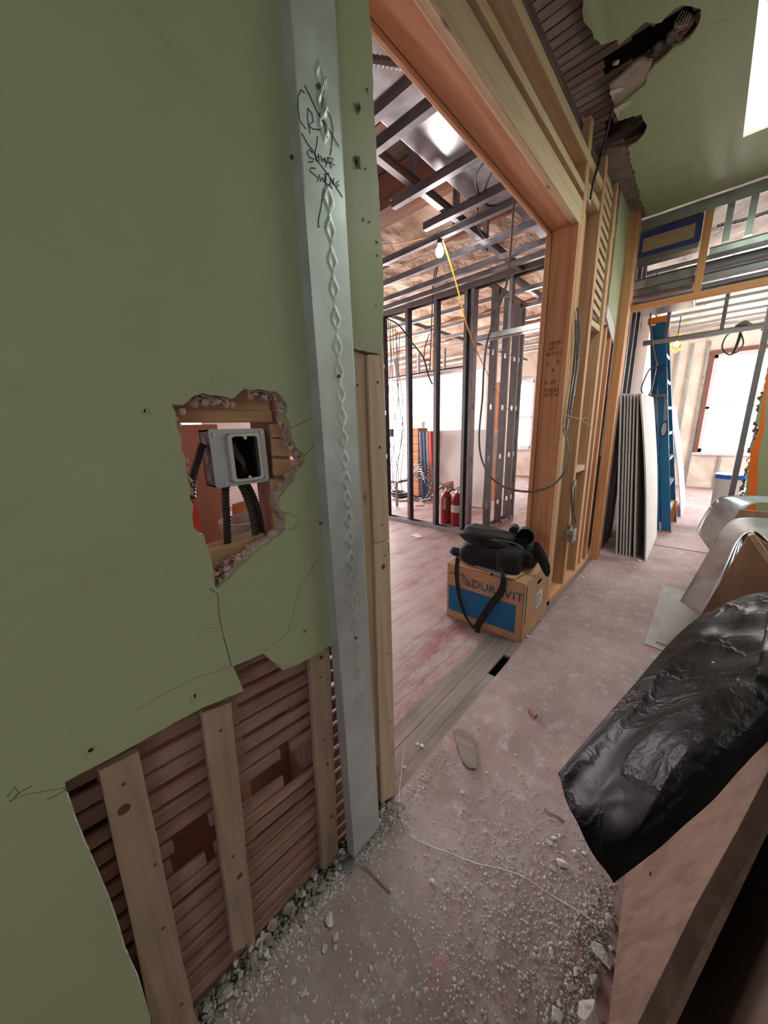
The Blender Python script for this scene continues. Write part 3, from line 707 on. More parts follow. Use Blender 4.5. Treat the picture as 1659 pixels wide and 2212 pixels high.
for pl in ([(310,635),(285,610),(265,660),(262,730),(275,820),(320,880)], [(310,580),(345,650),(400,770),(470,870),(545,1000)], [(335,735),(330,810),(348,910)], [(330,740),(360,770),(370,830),(340,850),(365,880),(410,885),(430,870)], [(410,770),(415,820),(440,830),(465,940)], [(440,760),(440,830)], [(455,740),(490,800),(505,880),(495,1000)], [(455,520),(440,640),(425,740)],
           [(290,905),(330,980),(370,1030),(400,1100),(470,1190),(570,1345)], [(400,930),(390,1000),(380,1045)],
           [(365,1045),(345,1020),(325,1035),(345,1075),(375,1085),(365,1105),(335,1105)], [(385,1050),(390,1100)], [(385,1075),(410,1065)], [(405,1050),(410,1100)], [(420,1060),(430,1105),(440,1080),(452,1110),(450,1075)], [(455,1140),(470,1070),(495,1150)], [(460,1110),(490,1110)], [(480,1075),(510,1085),(490,1105),(515,1130)],
           [(385,1150),(355,1145),(345,1165),(375,1190),(405,1215),(395,1240)], [(410,1190),(420,1240),(432,1210),(445,1245),(450,1200)], [(455,1185),(455,1260)], [(440,1190),(480,1185)], [(450,1255),(478,1258)], [(485,1260),(490,1215),(505,1260),(510,1215)], [(545,1235),(525,1250),(530,1275),(545,1265),(535,1255)], [(470,1255),(500,1285)],
           [(430,1360),(420,1430),(405,1500),(405,1545),(415,1550)], [(440,1290),(430,1370)], [(405,1365),(430,1500)][:0], [(495,1010),(485,1060)]):
    if pl: b.tube([P(*p, 1, SY-.0012) for p in zw(pl)], WR, 5)
b.build('handwriting', INK, t)

# ---- room on the left and the rest of the shell
struct(MB().box(-1.82, -1.8, -2.1, 6.2, -.02, 3.3), 'wall_back', GYP)
b = MB().plate([(-1.8, -.02), (9.5, -.02), (9.5, 3.3), (-1.8, 3.3)], [[(5.3, .6), (7.9, .6), (7.9, 2.4), (5.3, 2.4)]], lambda x, z: (x, -2.12, z), (0, .02, 0))
struct(b, 'wall_right', GYP)
b = MB().plate([(-1.8, -.02), (9.5, -.02), (9.5, 3.3), (-1.8, 3.3)], [[(4.0, .6), (7.2, .6), (7.2, 2.5), (4.0, 2.5)], [(.1, .6), (2.3, .6), (2.3, 2.5), (.1, 2.5)]], lambda x, z: (x, 6.2, z), (0, .02, 0))
struct(b, 'wall_outer', WHITEB)
wr = [(-.66, .68), (.09, .68), (.09, 2.45), (-.66, 2.45)]; wl = [(3.30, .70), (3.74, .70), (3.74, 2.37), (3.30, 2.37)]
b = MB().plate([(-2.1, -.02), (6.2, -.02), (6.2, 3.3), (-2.1, 3.3)], [wr, wl], lambda y, z: (9.17, y, z), (.12, 0, 0))
struct(b, 'wall_far', FOAMW)
def window(name, y0, y1, z0, z1, lab, tm=None):
    t = thing(name, (9.17, (y0+y1)/2, z0), lab, 'window'); t['kind'] = 'structure'
    b = MB()
    for (a, c, d, e) in ((y0-.06, y1+.06, z1, z1+.07), (y0-.06, y0, z0, z1), (y1, y1+.06, z0, z1)): b.box(9.13, 9.17, a, c, d, e)
    b.build('window_trim', tm or BRICK, t)
    MB().box(9.10, 9.17, y0-.08, y1+.08, z0-.05, z0).build('window_sill', FRAMEW, t)
    b = MB(); zm = z0+(z1-z0)*.47
    for (a, c, d, e) in ((y0, y1, z1-.06, z1), (y0, y1, z0, z0+.07), (y0, y0+.05, z0, z1), (y1-.05, y1, z0, z1), (y0, y1, zm-.02, zm+.02)): b.box(9.20, 9.24, a, c, d, e)
    b.build('window_sash', FRAMEW, t)
    MB().box(9.22, 9.224, y0, y1, z0, z1).build('window_pane', GLASSM, t)
window('window_1', -.66, .09, .68, 2.45, 'bright double hung window with brown trim at the end of the hall')
window('window_2', 3.30, 3.74, .70, 2.37, 'bright narrow window at the far end of the left room', FRAMEW)
# metal framing lines on the far wall
for i, (y, z0, z1) in enumerate(((.62, 0, 2.7), (.42, 0, 2.7), (.19, 0, 2.7), (-.25, 0, .62), (-.75, 0, 2.7))):
    tag(MB().box(9.13, 9.168, y-.02, y+.02, z0, z1).build('wall_channel', GALV), 'steel stud buried in the pale foam wall by the window, %s from left' % ordn(i), 'steel stud', 'studs in the far foam wall')
# ceilings
hp = zc([(465,-30),(470,60),(480,140),(525,190),(545,250),(590,290),(650,270),(690,255),(705,290),(760,240),(820,190),(870,140),(975,145),(1010,100),(1060,60),(1110,35),(1160,40),(1230,60),(1225,120),(1190,200),(1110,285),(1050,310),(1000,365),(930,420),(890,470),(865,550),(800,640),(850,640),(885,660),(860,710),(850,735),(880,800),(865,860),(820,910),(765,940),(770,1000),(790,1080),(820,1180),(850,1300),(880,1390)])
def cp(p, z=CEIL): q = P(p[0], p[1], 2, z); return (q.x, q.y)
cb = rough([cp(p) for p in hp], .02, .006, 21, closed=False)
co = [(3.86, -2.1), (-1.8, -2.1), (-1.8, .655), (1.55, .655), (1.6, .60)]
cpoly = [(-1.8, .655), (1.62, .655)]+cb+[(3.86, cb[-1][1]), (3.86, -2.1), (-1.8, -2.1)]
sky = [(2.0, .085), (3.275, .085), (3.275, -1.45), (2.0, -1.45)]
ceil_o = struct(MB().plate(cpoly, [sky], lambda x, y: (x, y, CEIL), (0, 0, .012)), 'ceiling', GREENC)
b = MB()
x0, x1, y0, y1 = 2.0, 3.275, -1.45, .085; CS = CEIL+.0121
b.box(x0-.012, x0, y0, y1, CS, 3.5).box(x1, x1+.012, y0, y1, CS, 3.5).box(x0, x1, y0-.012, y0, CS, 3.5).box(x0, x1, y1, y1+.012, CS, 3.5)
struct(b, 'trim_2', plain('skylight_shaft_paint', (.62, .72, .58), .6))
b = MB()   # roof over everything, open above the skylight
b.plate([(-1.9, -2.2), (9.5, -2.2), (9.5, 6.3), (-1.9, 6.3)], [[(x0, y0), (x1, y0), (x1, y1), (x0, y1)]], lambda x, y: (x, y, 3.5), (0, 0, .03))
struct(b, 'ceiling', DLATH[0])
# peeled plaster patch and hanging green flap around the ceiling holes
zp = lambda L, z: rough([cp(p, z) for p in zc(L)], .012, .003, 5)
patch = zp([(640,550),(740,470),(800,410),(840,385),(920,395),(890,470),(865,550),(800,620),(760,660),(680,695),(655,620)], CEIL+.004)
struct(MB().plate(patch, [], lambda x, y: (x, y, CEIL+.004), (0, 0, .012)), 'plaster_patch', TORN, parent=ceil_o)
flap = zp([(675,700),(740,650),(800,600),(870,545),(885,600),(880,660),(860,710),(850,735),(780,750),(705,775)], CEIL-.002)
struct(MB().plate(flap, [], lambda x, y: (x, y, CEIL-.002), (0, 0, .01)), 'flap', GREENC, parent=ceil_o)
pp = zp([(645,590),(700,570),(740,560),(720,585),(680,600),(660,640)], CEIL)
struct(MB().plate(pp, [], lambda x, y: (x, y, CEIL), (0, 0, .004)), 'torn_paper', PAPER, parent=ceil_o)
pp = zp([(670,700),(730,665),(790,640),(770,670),(705,715),(700,770)], CEIL-.004)
struct(MB().plate(pp, [], lambda x, y: (x, y, CEIL-.004), (0, 0, .0015)), 'torn_paper', PAPER, parent=ceil_o)
tail = zp([(560,990),(640,950),(765,940),(770,1000),(790,1080),(820,1180),(850,1300),(880,1390),(740,1440),(700,1380),(680,1250),(620,1100)], CEIL+.006)
struct(MB().plate(tail, [], lambda x, y: (x, y, CEIL+.006), (0, 0, .012)), 'brown_coat', BROWNP, parent=ceil_o)
# ceiling laths
void = [cp(p, CEIL+.02) for p in zc([(590,380),(700,290),(760,240),(870,140),(975,145),(1010,100),(1110,30),(1235,55),(1195,205),(1010,330),(860,370),(740,430),(640,470),(590,470)])]
void2 = [cp(p, CEIL+.02) for p in zc([(600,790),(660,770),(850,735),(885,800),(860,870),(700,900),(610,960)])]
rn = random.Random(33); x = 1.50; k = 0
while x < 3.72:
    y = .80; cur = None; segs = []
    yend = .22
    while y > yend:
        hid = inpoly(x+.018, y, void) or inpoly(x+.018, y, void2)
        if not hid and cur is None: cur = y
        if hid and cur is not None: segs.append((cur, y)); cur = None
        y -= .01
    if cur is not None: segs.append((cur, yend))
    j = rn.uniform(-.007, .007)
    for s_, (ya, yb) in enumerate(segs):
        if ya-yb < .03: continue
        b = MB().hexa([(x+j, yb, CEIL+.018), (x+.043+j, yb, CEIL+.018), (x+.043, ya, CEIL+.018), (x, ya, CEIL+.018), (x+j, yb, CEIL+.026), (x+.043+j, yb, CEIL+.026), (x+.043, ya, CEIL+.026), (x, ya, CEIL+.026)])
        tag(b.build('ceiling_lath', DLATH[1], bevel=.001), 'dark ceiling lath by the header, %s away from the camera%s' % (ordn(k), '' if len(segs) == 1 else [', wall side piece', ', second piece', ', third piece', ', last piece'][min(s_, 3)]), 'lath', 'ceiling laths')
    x += .050; k += 1
for i, xx in enumerate((1.75, 2.15, 2.55, 2.95, 3.35)):
    post('ceiling_joist', xx, xx+.045, -2.1 if xx > 3.3 else .10, .84, CEIL+.03, CEIL+.2, DLATH[1], 'dark joist above the torn ceiling, %s from the camera' % ordn(i), 'joists above the torn ceiling', cat='joist')
struct(MB().box(-1.8, 3.9, .10, .86, CEIL+.30, CEIL+.31), 'ceiling', DARK)  # blackened board paints the darkness inside the ceiling hole
b = MB()
for L in ([(1210,960),(1080,1005),(920,1055),(945,1120),(975,1200),(1010,1300)], [(1210,960),(1150,1080),(1160,1150),(1190,1220)], [(1205,925),(1208,940)], [(1300,155),(1400,115)], [(1100,1190),(1180,1165)]):
    b.tube([P(*p, 2, CEIL+.0002) for p in zc(L)], .0011, 5)
o = b.build('pencil_line', plain('reddish_pencil', (.24, .20, .11), .9), ceil_o); o['kind'] = 'structure'
b = MB()
for k in range(5):
    pts = zc([(1110+k*14, 60+k*6), (1085+k*15, 110+k*8), (1060+k*12, 160+k*3), (1075+k*18, 190-k*9)])
    b.tube(catmull([P(*p, 2, CEIL+.02-.004*k) for p in pts], 5), .0016, 5)
tag(b.build('loose_wires', GALV), 'thin pale wires hanging in the upper ceiling hole', 'wires')
b = MB(); rn = random.Random(2)
for k in range(70):
    t_ = rn.random(); px, py = 1100+.337*(860+360*t_), .337*(400-330*t_); p = P(px+rn.uniform(-8, 10), py+rn.uniform(-10, 14), 2, CEIL+.03)
    r_ = rn.uniform(.006, .02); b.chunk(p, r_, r_, r_, rn.random(), False)
struct(b, 'plaster_key', BROWNP, parent=ceil_o)
p = P(1100+.337*695, .337*400, 2, CEIL+.02)
tag(MB().tube([p, p+Vector((.02, .02, .02))], .008, 10).build('wire_nut', LABELW), 'small white wire connector in the ceiling hole', 'connector')

# ---- left room ceiling: old joists, foam, duct, furring
struct(MB().box(-1.8, 2.74, .86, 6.2, 3.34, 3.36), 'ceiling', DLATH[1])
for i, xx in enumerate((-1.4, -.85, -.3, .25, .80, 1.35, 1.90, 2.53)):
    w_ = .05 if i < 7 else .22
    post('ceiling_joist', xx, xx+w_, .86, 6.1, 3.08, 3.33, JOIST[1], 'old brown joist over the left room, %s from the foam' % ordn(7-i), 'joists over the left room', cat='joist')
def lumpy(x0, x1, y0, y1, z, n, m, amp, name, mat):
    rows_ = []
    for i in range(n+1):
        rows_.append([(x0+(x1-x0)*i/n, y0+(y1-y0)*j/m, z+amp*noise.noise(Vector((x0+(x1-x0)*i/n*3, (y0+(y1-y0)*j/m)*3, 1)))) for j in range(m+1)])
    return struct(MB().grid(rows_, (0, 0, .05)), name, mat, smooth=True)
lumpy(2.75, 9.17, .9, 6.2, 3.14, 130, 110, .09, 'ceiling', FOAM)
lumpy(3.92, 9.17, -2.1, .88, 2.98, 110, 60, .06, 'ceiling', FOAMW)
for i, xx in enumerate((3.4, 4.6, 5.8, 7.0)):
    post('ceiling_joist', xx, xx+.04, .9, 6.1, 3.115, 3.2, JOIST[1], 'brown joist edge showing between the foam bays, %s beyond the big joist' % ordn(i), 'joists in the foam', cat='joist')
# duct
t = thing('air_duct', (1.2, 1.2, 2.9), 'large shiny sheet metal duct under the joists of the left room', 'duct')
MB().box(-.6, 1.62, .92, 1.50, 2.90, 3.06).build('duct_section', DUCT, t, bevel=.006)
MB().box(1.63, 2.62, .92, 1.52, 2.90, 3.06).build('duct_section', DUCT, t, bevel=.006)
MB().hexa([(2.63,.92,2.90),(3.05,.92,2.96),(3.05,1.40,2.96),(2.63,1.52,2.90),(2.63,.92,3.06),(3.05,.92,3.06),(3.05,1.40,3.06),(2.63,1.52,3.06)]).build('duct_transition', DUCT, t)
MB().box(3.06, 4.6, .92, 1.38, 2.96, 3.06).build('duct_section', DUCT, t, bevel=.006)
MB().box(1.605, 1.645, .915, 1.525, 2.893, 3.062).build('duct_joint', GALV, t)
# channels
def channel(a, b_, w=.038, h=.038, label='', group=None, name='ceiling_channel', mat=None):
    a = Vector(a); b_ = Vector(b_); d = (b_-a).normalized(); s_ = d.cross(Vector((0, 0, 1))).normalized()
    mb = MB(); t_ = .0025
    up = Vector((0, 0, 1))
    def bar(off, ww, hh, zo): mb.beam(a+s_*off+up*zo, b_+s_*off+up*zo, ww, hh)
    bar(0, w, t_, 0); bar(-w/2+t_/2, t_, h, h/2); bar(w/2-t_/2, t_, h, h/2); bar(-w/2-.006, .014, t_, h); bar(w/2+.006, .014, t_, h)
    return tag(mb.build(name, mat or GALV2), label, 'steel channel', group)
FG = 'furring channels across the left room ceiling'
ch = [(1.465, 3.6), (1.61, 3.6), (2.03, 1.72), (2.39, 1.73), (2.57, 5.5), (2.92, 5.5), (3.25, 5.5), (3.45, 5.5)]
for i, (xx, ye) in enumerate(ch):
    channel((xx, .88, 2.70), (xx, ye, 2.70), label='steel furring channel across the left room ceiling, %s beyond the opening' % ordn(i), group=FG)
for i, xx in enumerate((4.2, 4.75, 5.3, 5.85, 6.4, 6.95, 7.5)):
    channel((xx, 1.0, 2.72), (xx, 5.9, 2.72), label='steel furring channel behind the steel stud wall, %s back' % ordn(i), group=FG, mat=GALV)
channel((.4, 1.545, 2.742), (3.7, 1.545, 2.742), .04, .04, 'steel carrying channel running away under the duct edge')
channel((3.8, 1.7, 2.762), (8.8, 1.7, 2.762), .04, .04, 'steel carrying channel running away behind the steel stud wall')
channel((3.8, 3.4, 2.762), (8.8, 3.4, 2.762), .04, .04, 'steel carrying channel over the white drywall in the back room')
for i, (px, py) in enumerate(((893, 400), (987, 480), (1050, 540))):
    zb = 2.745; p = P(px, py, 1, 1.60)
    tag(MB().box(p.x-.02, p.x+.02, 1.59, 1.625, zb, 3.12).build('hanger_stud', GALV2), 'short upright steel hanger above the carrying channel, %s beyond the opening' % ordn(i), 'steel hanger', 'hangers')
# steel studs, cut with service holes
def cstud(x, y, z0, z1, label, group, ax='y', w=.064, f=.035, mat=None, name='steel_wall_stud', flip=1):
    t = thing(name, (x, y, z0), label, 'steel stud', group); mat = mat or GALV2; th = .0018
    holes = []; z = z0+.30
    while z < z1-.2: holes.append([(-.012, z-.03), (.012, z-.03), (.012, z+.03), (-.012, z+.03)]); z += .61
    o2 = [(-w/2, z0), (w/2, z0), (w/2, z1), (-w/2, z1)]
    if ax == 'y':   # wall runs along y: web is a plane of constant y, flanges face +-x
        MB().plate(o2, holes, lambda u, z: (x+u, y, z), (0, th*flip, 0)).build('web', mat, t)
        for sgn in (-1, 1):
            xx = x+sgn*w/2
            b = MB().box(min(xx, xx-sgn*th), max(xx, xx-sgn*th), min(y, y+f*flip), max(y, y+f*flip), z0, z1)
            b.box(min(xx, xx-sgn*.008), max(xx, xx-sgn*.008), min(y+f*flip, y+(f-th)*flip), max(y+f*flip, y+(f-th)*flip), z0, z1).build('flange', mat, t)
    else:
        MB().plate(o2, holes, lambda u, z: (x, y+u, z), (th*flip, 0, 0)).build('web', mat, t)
        for sgn in (-1, 1):
            yy = y+sgn*w/2
            b = MB().box(min(x, x+f*flip), max(x, x+f*flip), min(yy, yy-sgn*th), max(yy, yy-sgn*th), z0, z1)
            b.box(min(x+f*flip, x+(f-th)*flip), max(x+f*flip, x+(f-th)*flip), min(yy, yy-sgn*.008), max(yy, yy-sgn*.008), z0, z1).build('flange', mat, t)
    return t
SGp = 'studs of the steel partition in the left room'
for i, y in enumerate((3.40, 2.98, 2.55, 2.15, 2.03)):
    cstud(3.75, y, 0, 2.78, 'steel stud of the near partition, %s from its left end' % ordn(i), SGp, flip=-1 if i < 4 else 1, w=.09, f=.04)
b = MB(); b.box(3.70, 3.795, 1.95, 5.6, -.01, .0).box(3.70, 3.703, 1.95, 5.6, 0, .035).box(3.792, 3.795, 1.95, 5.6, 0, .035)
tag(b.build('floor_track', GALV), 'steel floor track of the near partition in the left room', 'steel track')
b = MB(); b.box(3.70, 3.795, .90, 5.6, 2.79, 2.80).box(3.70, 3.703, .90, 5.6, 2.73, 2.80).box(3.792, 3.795, .90, 5.6, 2.73, 2.80)
tag(b.build('ceiling_track', GALV2), 'steel top track of the near partition in the left room', 'steel track')
for i, (x, y) in enumerate(((4.05, 1.96), (4.38, 1.96), (4.66, 1.96), (4.80, 1.96))):
    cstud(x, y, 0, 2.78, 'steel stud of the return wall toward the bright window, %s back' % ordn(i), 'studs of the return wall', ax='x', w=.09)
b = MB(); b.box(3.80, 4.85, 1.915, 2.01, -.01, .0).box(3.80, 4.85, 1.915, 1.918, 0, .035).box(3.80, 4.85, 2.007, 2.01, 0, .035)
tag(b.build('floor_track', GALV), 'steel floor track running away beside the bright doorway of the left room', 'steel track')
b = MB().box(3.80, 4.85, 1.915, 2.01, 2.79, 2.80).box(3.80, 4.85, 1.915, 1.918, 2.73, 2.80)
tag(b.build('ceiling_track', GALV2), 'steel top track of the return wall', 'steel track')
# short studs and header over the doorway at the right of the partition
for i, y in enumerate((1.62, 1.24, 1.02)):
    cstud(3.75, y, 2.22 if i < 2 else 1.0, 2.78, 'short steel stud over the doorway in the left room, %s from the corner' % ordn(i), 'short studs over the doorway')
b = MB().box(3.70, 3.795, .92, 1.99, 2.195, 2.20).box(3.70, 3.703, .92, 1.99, 2.195, 2.25)
tag(b.build('door_track', GALV), 'steel header track over the doorway in the left room', 'steel track')
# partition farther back
for i, y in enumerate((5.6, 5.0, 4.4, 3.8)):
    cstud(5.9, y, 2.36, 2.78, 'short steel stud above the white drywall, %s from the left' % ordn(i), 'short studs above the white drywall', mat=GALV)
b = MB().box(5.865, 5.935, 3.4, 6.1, 2.34, 2.36).box(5.865, 5.87, 3.4, 6.1, 2.31, 2.36)
tag(b.build('wall_track', GALV2), 'dark steel track along the top of the white drywall', 'steel track')
for i, y in enumerate((4.62, 4.05)):
    post('wood_wall_stud', 5.87, 5.93, y, y+.05, 2.36, 3.05, FIR[2], 'short fir upright above the white drywall, %s one' % ('left', 'right')[i], 'fir uprights')
struct(MB().box(6.50, 6.52, 4.05, 6.2, 0, 2.36), 'wall_inner_left', WHITEB)
struct(MB().box(6.50, 6.52, 3.25, 4.045, 0, 2.36), 'wall_inner_right', WHITEB)
tag(MB().box(6.0, 6.45, 3.62, 3.66, 0, 2.2).build('wood_wall_board', FIR[2]), 'orange fir board upright beside the bright window of the left room', 'board') if False else None

# ---- header over the opening
t = thing('door_header', (1.6, .77, 2.39), 'heavy fir header spanning the wide opening', 'header')
X0, X1 = .60, 2.47
MB().box(X0, X1, .728, .838, 2.400, 2.52).build('header_beam', FIR[0], t, bevel=.003)
MB().box(X0, X1, .692, .726, 2.392, 2.512).build('front_board', PINE[0], t, bevel=.003)
MB().box(X0, X1, .840, .858, 2.385, 2.55).build('back_board', FIR[0], t, bevel=.003)
post('header_plate', X0-.1, 2.60, .745, .85, 2.52, 2.69, FIR[0], 'recessed brown board above the opening header', 'boards above the header', cat='board')
post('header_plate', X0-.1, 2.62, .692, .78, 2.548, 2.588, PINE[0], 'lower projecting pine plate above the opening header', 'boards above the header', cat='board')
post('header_plate', X0-.1, 2.80, .685, .80, 2.690, 2.742, PINE[0], 'upper projecting pine plate near the torn ceiling', 'boards above the header', cat='board')
post('header_plate', X0-.1, 2.80, .742, .80, 2.745, 2.82, DLATH[0], 'dark board between the upper plate and the ceiling laths', 'boards above the header', cat='board')
for i in range(3):
    z = 2.765+i*.043
    post('upper_wall_lath', X0-.1, 3.4, .728, .736, z, z+.034, DLATH[0], 'dark lath strip above the pine plates, %s up' % ordn(i), 'laths above the plates', cat='lath', bev=.001)
# ---- jamb and studs at the far side of the opening
t = thing('door_jamb', (2.42, .77, 0), 'orange fir jamb with marker notes at the far side of the opening', 'jamb')
MB().box(2.42, 2.46, .722, .832, 0, 2.40).build('jamb_board', FIR[2], t, bevel=.003)
MB().box(2.405, 2.46, .834, .862, 0, 2.385).build('jamb_back_board', FIR[2], t, bevel=.004)
MB().box(2.412, 2.455, .690, .720, 0, 2.39).build('jamb_front_board', FIR[2], t, bevel=.003)
b = MB(); u = (0, -1, 0); v = (0, 0, 1)
def jp(px, py): q = P(px, py, 0, 2.4195); return q
for i, (txt, px, py) in enumerate((('DOOR', 1187, 747), ('WAY', 1186, 757), ('OPENING', 1180, 770), ("5' 0", 1181, 790), ('X', 1192, 804), ('H OF', 1176, 832), ('MARBLE', 1176, 848), ('OPENG', 1176, 858))):
    o_ = jp(px, py); hand(b, txt, o_, u, v, .021 if i < 3 else .023, .0013, i) if txt != 'OPENING' else hand(b, txt, o_, u, v, .019, .0013, i)
b.build('handwriting', INK, t)
SG = 'wood studs right of the opening'
studs = [(2.462, 2.52, .690, .78, 0, 2.9, STUDW), (2.60, 2.64, .73, .82, .04, 2.54, STUDW), (2.645, 2.69, .73, .82, .04, 2.54, FIR), (2.84, 2.878, .690, .78, .04, 2.9, STUDW), (2.88, 2.92, .695, .78, .04, 2.9, FIR), (3.19, 3.228, .690, .78, .04, 2.9, STUDW), (3.232, 3.28, .695, .78, .04, 2.9, FIR), (3.40, 3.44, .70, .79, .04, 2.05, STUDW), (3.54, 3.58, .69, .78, .04, 2.05, FIR)]
sl = ['pale pine stud standing tight beside the jamb', 'short pine stud set back, next after the jamb', 'short fir stud doubled behind the set back pine stud', 'pale pine stud left of the exposed lath strip', 'fir stud doubled behind the pale one left of the lath strip', 'pale pine stud right of the exposed lath strip', 'fir stud doubled behind the one right of the lath strip', 'short pine stud below the green wall patch', 'short fir stud below the green patch beside the orange post']
for (x0_, x1_, y0_, y1_, z0_, z1_, m_), l_ in zip(studs, sl):
    post('wood_stud', x0_, x1_, y0_, y1_, z0_, z1_, m_[2], l_, SG)
post('bottom_plate', 2.46, 3.68, .69, .78, 0, .04, FIR[0], 'fir bottom plate under the studs right of the opening', cat='plate')
post('wall_blocking', 2.92, 3.19, .70, .77, 1.965, 2.005, PINE[0], 'pine block under the exposed lath strip', cat='blocking')
post('wall_blocking', 2.52, 2.84, .70, .77, 2.60, 2.65, PINE[0], 'pine block high up between the studs beside the header', cat='blocking')
post('wall_blocking', 2.92, 3.19, .70, .77, .93, .97, PINE[0], 'pine block halfway down between the studs', cat='blocking')
post('wall_sheathing', 2.52, 3.68, .79, .80, .04, 2.9, JOIST[0], 'orange brown board closing the back of the stud bays', cat='board')
post('orange_post', 3.70, 3.74, .622, .69, 0, 2.9, ORANGEW[2], 'orange lumber post at the hall doorway, front piece', 'doorway posts', cat='post')
post('orange_post', 3.745, 3.90, .632, .69, 0, 2.9, ORANGEW[2], 'wide orange lumber post at the hall doorway, rear piece', 'doorway posts', cat='post')
# exposed lath strip between studs
z = 2.06; i = 0
while z < 2.86:
    b = MB().hexa([(2.95,.705,z+.02),(3.17,.705,z-.005),(3.17,.713,z-.005),(2.95,.713,z+.02),(2.95,.705,z+.056),(3.17,.705,z+.031),(3.17,.713,z+.031),(2.95,.713,z+.056)])
    tag(b.build('stud_bay_lath', PINE[0], bevel=.001), 'pale lath in the strip between two studs, %s up' % ordn(i), 'lath', 'laths between the studs'); z += .062; i += 1
tag(MB().box(2.925, 3.19, .716, .735, 2.03, 2.9).build('plaster_key', BROWNP), 'dark old plaster behind the pale lath strip', 'plaster')
gp = rough([(3.30, 2.9), (3.69, 2.9), (3.69, 2.16), (3.67, 2.05), (3.55, 2.10), (3.30, 2.17)], .02, .003, 4)
wlf = struct(MB().plate(gp, [], onwall(.686), (0, .012, 0)), 'wall_left', GREEN)
gp = rough([(3.30, 2.17), (3.42, 2.17), (3.67, 2.06), (3.66, 1.95), (3.50, 2.0), (3.30, 2.08)], .015, .003, 4)
struct(MB().plate(gp, [], onwall(.688), (0, .01, 0)), 'plaster_edge', GYP, parent=wlf)
# steel nail plate on a stud
q = [P(1313, 853, 1, .688), P(1321, 853, 1, .688), P(1304, 985, 1, .688), P(1296, 985, 1, .688)]
tag(MB().quad(q, (0, .002, 0)).build('nail_plate', GALV), 'flat galvanised nail plate on the stud below the green patch', 'nail plate')

# ---- partition with doorway at the end of the hall
post('door_header_stud', 3.90, 3.94, -2.0, .645, 2.225, 2.275, ORANGEW[1], 'orange lumber header across the hall doorway', cat='header')
post('cripple_stud', 3.90, 3.94, .190, .238, 2.275, 2.88, ORANGEW[2], 'orange cripple stud right of the taped register', cat='stud')
b = MB().box(3.90, 3.97, -2.0, .66, 2.865, 2.87).box(3.898, 3.901, -2.0, .66, 2.82, 2.90)
tag(b.build('ceiling_track', GALV), 'steel track at the edge of the green ceiling', 'steel track')
t = thing('air_register', (3.93, .44, 2.60), 'duct opening covered with tan board and blue tape over the hall doorway', 'register')
MB().box(3.930, 4.05, .25, .645, 2.60, 2.85).build('register_box', GALV2, t, bevel=.002)
MB().box(3.926, 3.931, .19, .24, 2.62, 2.81).build('mounting_ear', GALV, t)
MB().box(3.926, 3.931, .645, .67, 2.62, 2.80).build('mounting_ear', GALV, t)
MB().plate([(.245, 2.637), (.643, 2.637), (.643, 2.812), (.245, 2.812)], [[(.285, 2.672), (.612, 2.672), (.612, 2.772), (.285, 2.772)]], lambda y, z: (3.925, y, z), (.004, 0, 0)).build('tape_border', TAPEB, t)
MB().box(3.927, 3.929, .28, .615, 2.668, 2.776).build('cover_board', MUD, t)
HG = 'steel members above the hall doorway'
for i, (x, z, mat) in enumerate(((3.98, 2.53, GALV), (4.10, 2.47, GALV2), (4.25, 2.42, GALV), (4.02, 2.37, GALV2), (4.45, 2.40, GALV), (4.20, 2.31, GALV2))):
    y1_ = .18 if i == 0 else .66
    channel((x, -1.9, z), (x, y1_, z), .06, .045, 'long steel member above the hall doorway, %s down below the register' % ordn(i), HG, mat=mat)
tag(MB().box(4.05, 4.7, .25, .66, 2.34, 2.50).build('duct_box', DUCT, bevel=.004), 'shiny duct box below the taped register', 'duct')
for i, (y, z0_, z1_) in enumerate(((.10, 2.60, 2.86), (-.02, 2.60, 2.86))):
    tag(MB().box(3.96, 4.03, y-.02, y+.02, z0_, z1_).build('short_steel_stud', GALV), 'short upright steel stud right of the register, %s one' % ('left', 'right')[i], 'steel stud', 'short studs by the register')
cable('flexible_conduit', [(4.2, .17, 2.80), (4.2, 0, 2.79), (4.2, -.3, 2.80), (4.2, -1, 2.79)], .012, GALV, 'shiny flexible conduit high above the hall doorway', step=.012)
RG = 'ceiling channels of the room behind the hall'
for i in range(11):
    xx = 4.65+i*.41
    channel((xx, -2.0, 2.70), (xx, .86, 2.70), .045, .03, 'thin ceiling channel in the far hall room, %s from the doorway' % ordn(i), RG, mat=GALV)
channel((4.6, -.60, 2.745), (9.1, -.60, 2.745), label='channel running away across the far hall room ceiling', mat=GALV)
b = MB().box(4.85, 4.92, -2.0, .64, 2.13, 2.135).box(4.85, 4.853, -2.0, .64, 2.085, 2.135)
tag(b.build('steel_header', GALV), 'thin steel door header crossing in front of the blue ladder', 'steel track')
tag(MB().box(4.86, 4.90, .02, .05, 2.12, 2.66).build('steel_hanger', GALV2), 'steel upright above the thin steel header', 'steel stud')
tag(MB().box(4.86, 4.90, .44, .47, 2.12, 2.66).build('steel_hanger', GALV2), 'steel upright above the thin header right beside the ladder top', 'steel stud')
tag(MB().box(3.955, 4.02, -.235, -.20, 0, 2.86).build('doorway_steel_stud', GALV2), 'dark steel stud standing in front of the bright hall window', 'steel stud')
# steel studs left of the doorway beyond
for i, x in enumerate((4.08, 4.32, 4.56)):
    cstud(x, .70, 0, 2.84, 'steel stud in shadow behind the orange posts, %s back' % ordn(i), 'steel studs behind the orange posts', ax='x', w=.09, f=.05)
post('brown_wall_board', 4.0, 6.3, .775, .80, 0, 2.9, DLATH[2], 'dark brown boards behind the shadowed steel studs', cat='board')
struct(MB().box(4.9, 9.17, .88, .90, 0, 2.95), 'wall_middle', FOAMW)
